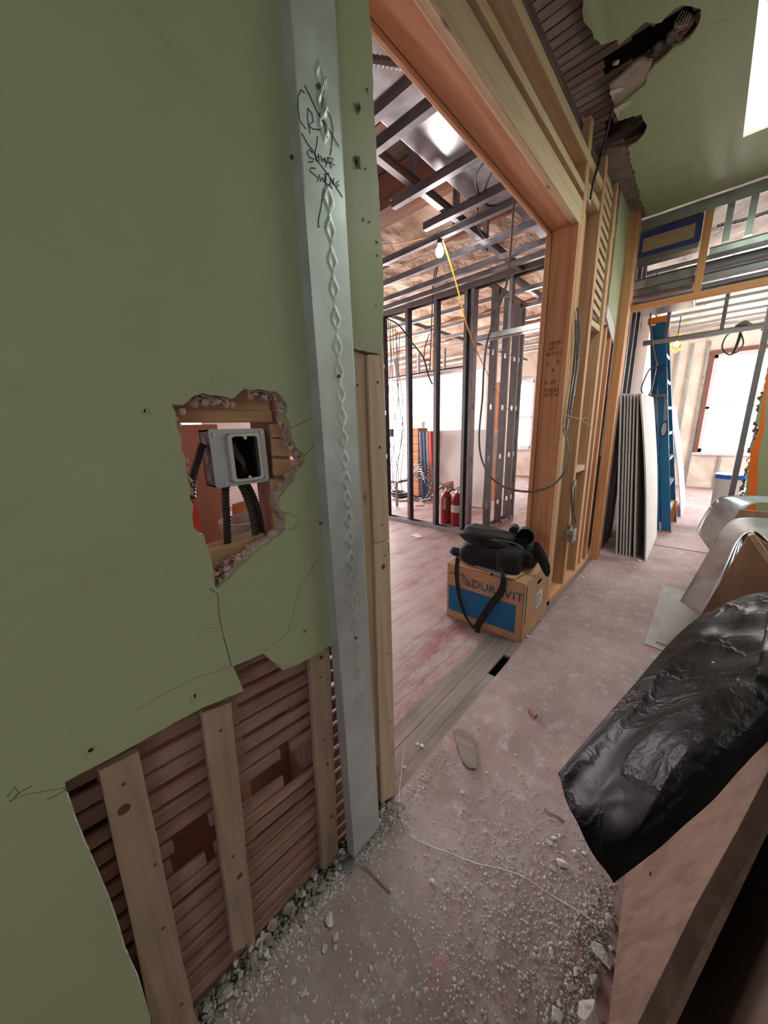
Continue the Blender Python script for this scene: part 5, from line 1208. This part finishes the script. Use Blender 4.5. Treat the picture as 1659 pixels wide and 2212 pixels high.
for k in range(7):
    z = .30+k*.29; xa = 5.155+.12*z/2.32; xb = 5.765-.08*z/2.32
    b = MB().box(xa, xb, f(z)-.055, f(z)+.035, z, z+.004).box(xa, xb, f(z)-.055, f(z)-.050, z-.03, z+.004)
    b.build('step', ALU, t)
for x in (5.148, 5.735): MB().box(x, x+.034, base_y-.05, base_y+.05, 0, .02).build('foot', ORANGE, t)
MB().box(5.70, 5.735, base_y-.03, base_y+.10, .02, .30).build('lower_guard', ORANGE, t)
c_ = P(1434, 927, 0, 5.185)
b = MB()
prof = [(c_.y+.030*math.cos(a*math.pi/12), c_.z+.095*math.sin(a*math.pi/12)) for a in range(24)]
b.plate(prof, [], lambda y, z: (5.193, y, z), (.002, 0, 0)).build('badge', plain('dark_badge', (.03, .035, .04), .4), t)
prof = [(c_.y+.020*math.cos(a*math.pi/12), c_.z+.075*math.sin(a*math.pi/12)) for a in range(24)]
MB().plate(prof, [], lambda y, z: (5.191, y, z), (.002, 0, 0)).build('badge_plate', ALU, t)
printed('WERNER', .038, plain('badge_ink', (.04, .05, .06), .5), (5.1895, c_.y+.012, c_.z+.073), (math.radians(90), math.radians(90), math.radians(-90)), t, 'badge_lettering')
for z0_, z1_, m_ in ((1.60, 1.80, LABELW), (1.82, 1.92, TAPEB)):
    b = MB().hexa([(5.232, f(z0_)-.030, z0_), (5.234, f(z0_)-.030, z0_), (5.234, f(z0_)+.022, z0_), (5.232, f(z0_)+.022, z0_), (5.243, f(z1_)-.030, z1_), (5.245, f(z1_)-.030, z1_), (5.245, f(z1_)+.022, z1_), (5.243, f(z1_)+.022, z1_)])
    b.build('warning_label', m_, t)
MB().beam((5.22, f(1.58)-.04, 1.58), (5.22, f(1.25)-.02, 1.22), .012, .03, (0, 1, 0)).build('spreader', GALV2, t)
MB().beam((5.22, f(1.58)+.05, 1.58), (5.20, f(1.25)+.07, 1.25), .012, .03, (0, 1, 0)).build('spreader', GALV2, t)
MB().beam((5.21, f(1.58)-.05, 1.58), (5.21, f(1.58)+.12, 1.585), .012, .03).build('spreader', GALV2, t)

# ---- fire extinguishers
EG = 'red fire extinguishers behind the steel partition'
def extinguisher(x, y, label):
    t = thing('fire_extinguisher', (x, y, -.01), label, 'fire extinguisher', EG)
    MB().lathe((x, y, -.01), [(.072, 0), (.078, .01), (.078, .36), (.070, .40), (.045, .43), (.022, .445)], 28).build('cylinder', RED, t, smooth=False)
    MB().lathe((x, y, .43), [(.022, 0), (.026, .01), (.02, .05), (.012, .06)], 16).build('neck', ALU, t)
    b = MB().beam((x, y+.02, .475), (x, y-.10, .51), .02, .012); b.beam((x, y+.02, .495), (x, y-.09, .545), .02, .01); b.build('lever', BLACK, t)
    MB().tube(catmull([(x, y+.02, .47), (x, y+.08, .48), (x, y+.13, .44), (x, y+.15, .36)], 6), .011, 8).build('hose', BLACK, t)
    if 'second' in label: MB().lathe((x, y, .18), [(.0785, 0), (.0792, .001), (.0792, .10), (.0785, .101)], 28).build('label_band', LABELW if 'second' in label else plain('faded_label', (.36, .25, .25), .6), t)
    if 'second' not in label: MB().box(x-.0795, x-.076, y-.045, y+.0, .20, .36).build('label_plate', plain('faded_label', (.30, .20, .20), .6), t)
    return t
e1 = P(963, 1137, 2, -.01)
extinguisher(4.02, 4.02*e1.y/e1.x, 'red fire extinguisher standing left of the doubled steel studs')
e2 = P(986, 1143, 2, -.01)
extinguisher(4.0, 4.0*e2.y/e2.x, 'second red fire extinguisher with white label half behind the doubled studs')

# ---- things at the back of the left room
def at(px, py, X): return P(px, py, 0, X)
XB = 5.35
p0 = at(945, 930, XB); p1 = at(1060, 925, XB); z_t = p0.z
b = MB()
ya, yb = at(950, 925, XB).y, at(1062, 925, XB).y
b.hexa([(XB-.35, yb, 0), (XB-.35, ya, 0), (XB+.25, ya, 0), (XB+.25, yb, 0), (XB-.05, yb, z_t), (XB-.05, ya, z_t), (XB+.30, ya, z_t), (XB+.30, yb, z_t)])
b = MB()
for k in range(9):
    tag(MB().hexa([(XB-.25+k*.035, yb, 0), (XB-.25+k*.035, ya+.02*k, 0), (XB-.235+k*.035, ya+.02*k, 0), (XB-.235+k*.035, yb, 0), (XB-.02+k*.035, yb, z_t-.002*k), (XB-.02+k*.035, ya+.02*k, z_t-.002*k), (XB-.005+k*.035, ya+.02*k, z_t-.002*k), (XB-.005+k*.035, yb, z_t-.002*k)]).build('drywall_sheet', WHITEB),
        'white sheet leaning at the back of the left room, %s from the front' % ordn(k), 'drywall sheet', 'white sheets at the back of the left room')
# wrapped bundles
for i, (px, m_, lab) in enumerate(((905, plain('blue_wrap', (.06, .07, .20), .5), 'blue end wrapped board bundle standing beside the leaning white sheets'), (912, plain('navy_wrap', (.04, .045, .11), .5), 'dark navy wrapped board bundle, second from the left'), (919, plain('grey_wrap', (.22, .20, .24), .5), 'grey wrapped board bundle between the navy and the red ones'), (925, plain('red_wrap', (.70, .05, .03), .5), 'bright red wrapped board bundle beside the leaning white sheets'))):
    a = at(px, 932, 5.15); dxp = at(px+6, 932, 5.15).y-a.y
    bt = at(px+9, 1060, 5.15); 
    b = MB().hexa([(5.10, bt.y, 0), (5.10, bt.y+dxp, 0), (5.5, bt.y+dxp, 0), (5.5, bt.y, 0), (5.15, a.y, a.z), (5.15, a.y+dxp, a.z), (5.55, a.y+dxp, a.z), (5.55, a.y, a.z)])
    tag(b.build('wrapped_bundle', m_, bevel=.01), lab, 'board bundle', 'wrapped bundles')
t = thing('slatted_crate', tuple(at(893, 1060, 5.25)*1.0), 'tall orange slatted wood crate left of the wrapped bundles', 'crate')
t.location.z = 0
ca, cb_ = at(886, 925, 5.25), at(903, 925, 5.25)
for k in range(9):
    z = .02+k*(ca.z-.02)/9; MB().box(5.25, 5.55, cb_.y, ca.y, z, z+(ca.z-.02)/9-.008).build('slat', ORANGEW[1], t)
MB().box(5.27, 5.53, cb_.y+.01, ca.y-.01, 0, ca.z).build('crate_core', JOIST[1], t)
cc = at(913, 918, 5.4)
tag(MB().lathe((5.45, cc.y, z_t), [(.03, 0), (.042, .11), (.039, .11), (.028, .004)], 16).build('paper_cup', WHITEB), 'white cup standing on top of the leaning sheets', 'cup') if False else None
cc = at(912, 925, 5.30); tag(MB().lathe((5.32, cc.y, cc.z-.0), [(.032, 0), (.046, .115), (.043, .115), (.03, .004)], 16).build('paper_cup', WHITEB), 'white cup standing above the blue wrapped bundle', 'cup')
cs = at(893, 930, 5.4); tag(MB().box(5.2, 5.6, at(930, 925, 5.3).y, at(884, 925, 5.3).y, ca.z+.001, cc.z).build('shelf_board', WHITEB), 'white board laid over the crate and bundles carrying the cup', 'board')
b = MB()
for k in range(7):
    r_ = .20+.018*k; c_ = Vector((4.9+.02*k, at(905, 1035, 4.9).y, r_*1.15))
    b.tube([c_+Vector((.03*math.sin(a*1.1+k), r_*math.cos(a/4), r_*1.15*math.sin(a/4))) for a in range(26)], .010, 6)
tag(b.build('cable_coil', CABLE), 'large coil of grey cable standing on the floor behind the steel partition', 'cable coil')
c_ = at(850, 1075, 4.9); b = MB()
for k in range(8):
    r_ = .10+.02*(k % 5); b.tube([Vector((4.95, c_.y-.12, .03+.012*k))+Vector((r_*math.cos(a/3), r_*1.4*math.sin(a/3), .006*math.sin(a))) for a in range(20)], .014, 6)
tag(b.build('hose_coil', plain('blue_black_hose', (.03, .035, .055), .5)), 'dark blue hose coil on the floor at the far left of the left room', 'hose coil')
b = MB(); xx = 4.35; ya = at(840, 1060, xx).y
b.box(xx, xx+.3, ya-.18, ya+.4, .40, .44).box(xx, xx+.03, ya-.18, ya-.15, 0, .40).box(xx, xx+.03, ya-.02, ya+.01, 0, .40)
tag(b.build('low_bench', GALV2), 'low grey metal bench at the left edge of the opening view', 'bench')
q = at(905, 1088, 4.5); f0 = [P(x, y, 2, -.009) for x, y in ((896,1093),(915,1093),(914,1082),(897,1082))]
tag(MB().quad(f0, (0, 0, .01)).build('floor_offcut', FURR[1]), 'square tan offcut lying on the floor behind the steel partition', 'wood scrap')
q = [P(953, 1046, 0, 4.7), P(972, 1040, 0, 4.7), P(974, 1060, 0, 4.7), P(958, 1070, 0, 4.7)]
b = MB().quad(q, (.1, 0, 0)); b.box(4.72, 4.78, q[3].y-.02, q[3].y+.02, 0, q[3].z)
tag(b.build('open_carton', CARD), 'torn open brown carton behind the fire extinguishers', 'carton')
tag(MB().tube(catmull([P(840, 1055, 0, 4.3), P(870, 1035, 0, 4.3), P(900, 1032, 0, 4.3), P(935, 1035, 0, 4.3), P(960, 1050, 0, 4.3), P(975, 1062, 0, 4.3)], 6), .008, 6).build('grey_cable', GALV2), 'grey cable sagging low behind the steel studs above the extinguishers', 'cable')
tag(MB().tube(catmull([P(890, 1078, 0, 4.6), P(910, 1080, 0, 4.6), P(930, 1077, 0, 4.6)], 6), .006, 6).build('grey_cable', CABLE), 'thin cable lying across the floor by the tan offcut', 'cable')
p_ = at(846, 935, 3.9); tag(MB().box(3.86, 3.90, p_.y-.04, p_.y+.04, p_.z-.055, p_.z+.055).build('wall_outlet_box', BLACK), 'small dark outlet box among the hanging grey cables', 'electrical box')
p_ = at(1071, 900, 5.8); tag(MB().box(5.8, 5.9, p_.y-.035, p_.y+.035, 0, 2.0).build('fir_upright', FIR[2]), 'orange fir upright glimpsed between steel studs by the bright window', 'stud')
# bucket with blue lid beyond the doorway
c_ = P(1580, 1045, 0, 5.6)
t = thing('lidded_bucket', (5.6, c_.y, 0), 'white bucket with blue lid behind the dark steel stud', 'bucket')
zt = P(1580, 1027, 0, 5.6).z
MB().lathe((5.6, c_.y, 0), [(.13, 0), (.15, zt-.03), (.15, zt-.03)], 24).build('bucket_body', WHITEB, t)
MB().lathe((5.6, c_.y, zt-.03), [(.158, 0), (.158, .045), (.14, .05)], 24).build('lid', plain('blue_lid', (.01, .12, .55), .4), t)
# small floor scraps beyond the doorway
for i, (px, py) in enumerate(((1492, 1080), (1510, 1078), (1487, 1092), (1521, 1100), (1500, 1068))):
    ck('plaster_chunk', px, py, .04, WHITEB, 'white scrap on the floor of the far hall room, %s of a loose row' % ordn(i), 'white scraps in the far room', .3)

# ---- crate, metal sheets, tarp, panels on the right
t = thing('wood_crate', (2.6, -.45, 0), 'wooden frame crate carrying the bent metal sheets', 'crate')
pq = [P(1505, 1345, 0, 2.3), P(1621, 1150, 0, 2.3), P(1700, 1300, 0, 2.3)]
b = MB().plate([(pq[0].y, pq[0].z), (pq[1].y, pq[1].z), (pq[2].y-.25, pq[2].z), (pq[2].y-.3, .0), (-.02, .0)], [], lambda y, z: (2.3, y, z), (.018, 0, 0)); b.build('side_panel', PLY[2], t)
b = MB().beam(Vector((2.27, pq[1].y, pq[1].z)), Vector((2.27, pq[2].y-.12, pq[2].z-.12)), .022, .05, (1, 0, 0)); b.build('batten', PINE[1], t)
MB().plate([(-.06, 0), (-.24, .70), (-1.2, .70), (-1.3, 0)], [], lambda y, z: (3.3, y, z), (.018, 0, 0)).build('side_panel', PLY[2], t)
MB().box(2.32, 3.3, -1.2, -.26, .60, .62).build('crate_top', PLY[0], t)
b = MB().tube([(2.297, -.16, .36), (2.297, -.20, .42), (2.297, -.24, .44)], .002, 5); b.build('pencil_line', CRACKM, t)
t = None
def interp(L, n): return [p for p in catmull(L, n)]
SHG = 'bent metal sheets draped over the crate'
nearC = [((1521,1333),.30),((1541,1290),.40),((1558,1250),.49),((1575,1210),.575),((1592,1173),.65),((1612,1152),.69),((1636,1150),.70),((1668,1178),.70),((1740,1230),.70)]
farC = [((1469,1297),.30),((1490,1262),.39),((1512,1225),.48),((1532,1190),.56),((1552,1155),.64),((1575,1128),.69),((1606,1118),.71),((1665,1120),.71),((1740,1135),.71)]
for k in range(5):
    a = [P(*p, 2, z-.007*k)+Vector((-.012*k, -.034*k, -.01*k))*max(0, 1-i/5) for i, (p, z) in enumerate(nearC)]; c = [P(*p, 2, z-.007*k)+Vector((-.012*k, -.030*k, -.012*k))*max(0, 1-i/5) for i, (p, z) in enumerate(farC)]
    a = interp(a, 5); c = interp(c, 5); rows_ = []
    for i in range(9):
        u_ = i/8; rows_.append([p.lerp(q_, u_)+Vector((0, 0, .008*math.sin(j*.35+k*2+u_*4)*(1 if j < 18 else 0)*(.4+.3*k))) for j, (p, q_) in enumerate(zip(a, c))])
    tag(MB().grid(rows_, (0, 0, -.0012)).build('metal_sheet', SHEET, smooth=True), 'grey metal sheet bent over the near end of the crate, %s from the top' % ordn(k), 'metal sheet', SHG)
nearB = [((1536,1192),.40),((1552,1170),.47),((1572,1142),.56),((1596,1112),.66),((1622,1090),.73),((1665,1085),.745),((1760,1090),.75)]
farB = [((1503,1146),.50),((1515,1122),.585),((1530,1098),.67),((1548,1080),.74),((1570,1071),.775),((1665,1071),.78),((1760,1074),.78)]
nearB2 = [(P(*p, 2, z)) for p, z in nearB]; farB2 = [(P(*p, 2, z)) for p, z in farB]
a = interp(nearB2, 6); c = interp(farB2, 6)
ext = [[p.lerp(q_, u_/6) for p, q_ in zip(a, c)] for u_ in range(7)]
tag(MB().grid(ext, (0, 0, -.0015)).build('metal_sheet', SHEET, smooth=True), 'broad bluish metal sheet bent over the far end of the crate', 'metal sheet', SHG)
b = MB()
for L in ([(1550,1100),(1562,1110),(1572,1118)], [(1548,1124),(1560,1128)], [(1552,1128),(1570,1140)], [(1546,1134),(1553,1136)]):
    b.tube([P(x, y, 2, .62)+Vector((0, 0, .012)) for x, y in L], .0015, 5)
# tarp
F = [((1760,1250),.72),((1659,1277),.70),((1600,1290),.68),((1520,1325),.655),((1450,1385),.63),((1370,1480),.60),((1290,1570),.55),((1205,1670),.50)]
Mi = [((1760,1400),.80),((1659,1430),.78),((1600,1460),.76),((1530,1510),.735),((1460,1565),.70),((1400,1640),.66),((1330,1710),.60),((1228,1738),.515)]
M2 = [((1760,1500),.79),((1659,1530),.78),((1600,1580),.76),((1535,1640),.73),((1475,1690),.70),((1415,1750),.655),((1345,1810),.59),((1262,1815),.51)]
Nn = [((1760,1520),.74),((1659,1600),.73),((1600,1660),.71),((1540,1728),.68),((1480,1780),.65),((1430,1825),.61),((1380,1865),.56),((1325,1910),.50)]
ends = [(1.75, -1.05, .67), (1.45, -1.05, .70), (1.20, -1.05, .69), (1.02, -1.05, .60)]
ctl = [[Vector(e_)]+[P(*p, 2, z) for p, z in r_] for r_, e_ in zip((F, Mi, M2, Nn), ends)]
rowsc = [catmull(r_, 14) for r_ in ctl]
cols = [catmull([rowsc[i][j] for i in range(4)], 24) for j in range(len(rowsc[0]))]
g = []
for i in range(len(cols[0])):
    row = []
    for j in range(len(cols)):
        p = cols[j][i].copy(); e_ = min(i, len(cols[0])-1-i, 8)/8; 
        v_ = Vector((p.x*5, p.y*5, p.z*3))
        n1 = noise.noise(v_*1.3+Vector((3, 1, 0))); n2 = abs(noise.noise(Vector((p.x*3.5-p.y*4, p.y*10+p.x*5, 2))))
        n3 = abs(noise.noise(Vector((p.x*26, p.y*20-p.x*9, 5))))
        p.z += (.022*n1-.020*n2-.004*n3+.006)*(.25+.75*e_)
        row.append(p)
    g.append(row)
tag(MB().grid(g, (0, 0, -.0015)).build('black_tarp', TARP, smooth=True), 'wrinkled black plastic tarp hanging over the lumber on the right', 'tarp')
t = thing('lumber_crate', (1.46, -.65, 0), 'low plywood crate hidden under the black tarp and carrying it', 'crate')
MB().box(1.20, 1.72, -1.10, -.20, 0, .60).build('crate_body', DPLY[2], t, bevel=.003)
MB().box(1.19, 1.73, -1.11, -.19, .60, .625).build('crate_lid', DPLY[0], t, bevel=.002)
for (a_, b_, l_) in ((P(1640, 1440, 2, .70), P(1300, 1710, 2, .50), 'outer'), (P(1660, 1520, 2, .71), P(1345, 1800, 2, .47), 'inner')):
    tag(MB().beam(a_, b_, .07, .03).build('lumber_board', LATH[0]), 'board sticking out under the black tarp, %s one' % l_, 'board', 'boards under the tarp')
def lean(px, py, t_, y0=0.0):
    r_ = ray(px, py); k = (y0-(CAM.y+t_*CAM.z))/(r_.y+t_*r_.z); return CAM+r_*k
T = .36
poly = [lean(1300, 2330, T), lean(1352, 1870, T), lean(1372, 1740, T), lean(1420, 1650, T), lean(1735, 1560, T), lean(1659, 1665, T), lean(1595, 1788, T), lean(1500, 1960, T), lean(1380, 2206, T), lean(1320, 2330, T)]
t = thing('leaning_panel', (1.0, -.02, 0), 'light plywood panel leaning on the right under the black tarp', 'panel')
def solid(poly, tv):
    mb = MB(); n = len(poly); flat = [(p.x, p.z) for p in poly]
    tris = tessellate_polygon([[Vector((p[0], p[1], 0)) for p in flat]])
    k = [Vector(p) for p in poly]; mb.v = k+[p+Vector(tv) for p in k]
    for a_, b_, c_ in tris: mb.f += [(a_, b_, c_), (n+c_, n+b_, n+a_)]
    for i in range(n): j = (i+1) % n; mb.f.append((i, j, n+j, n+i))
    return mb
solid(poly, (0, -.030, -.006)).build('plywood_face', DPLY[2], t, bevel=.0015)
e0, e1 = lean(1380, 2206, T), lean(1735, 1560, T)
kx = [lean(x, y, T) for x, y in ((1404,1888),)]
MB().tube([kx[0]+Vector((0, .0008, 0)), kx[0]-Vector((0, .001, 0))], .006, 12).build('knot_hole', DARK, t)
# dark edge board parallel to the diagonal
dd = [lean(1386, 2215, T, -.032), lean(1660, 1680, T, -.032), lean(1740, 1580, T, -.032), lean(1740, 1625, T, -.032), lean(1660, 1722, T, -.032), lean(1420, 2215, T, -.032), lean(1360, 2330, T, -.032), lean(1330, 2330, T, -.032)]
tag(solid(dd, (0, -.02, -.004)).build('lumber_edge', LATH[0], bevel=.002), 'rough dark lumber edge running diagonally beside the plywood panel', 'lumber')
hb = [lean(1445, 2330, T, -.10), lean(1452, 2110, T, -.10), lean(1470, 2080, T, -.10), lean(1760, 1680, T, -.10), lean(1900, 1680, T, -.10), lean(1900, 2330, T, -.10)]
tag(solid(hb, (0, -.02, -.004)).build('hardboard_panel', HARDB, bevel=.002), 'dark brown hardboard panel at the lower right corner', 'panel')
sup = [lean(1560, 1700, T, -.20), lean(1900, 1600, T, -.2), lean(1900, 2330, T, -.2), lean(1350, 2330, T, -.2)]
tag(solid(sup, (0, -.02, -.004)).build('gap_shade_sheet', BLACK), 'black sheet added as shade in the gap between the panels', 'plastic')  # black colour stands in for the shade between the leaning panels
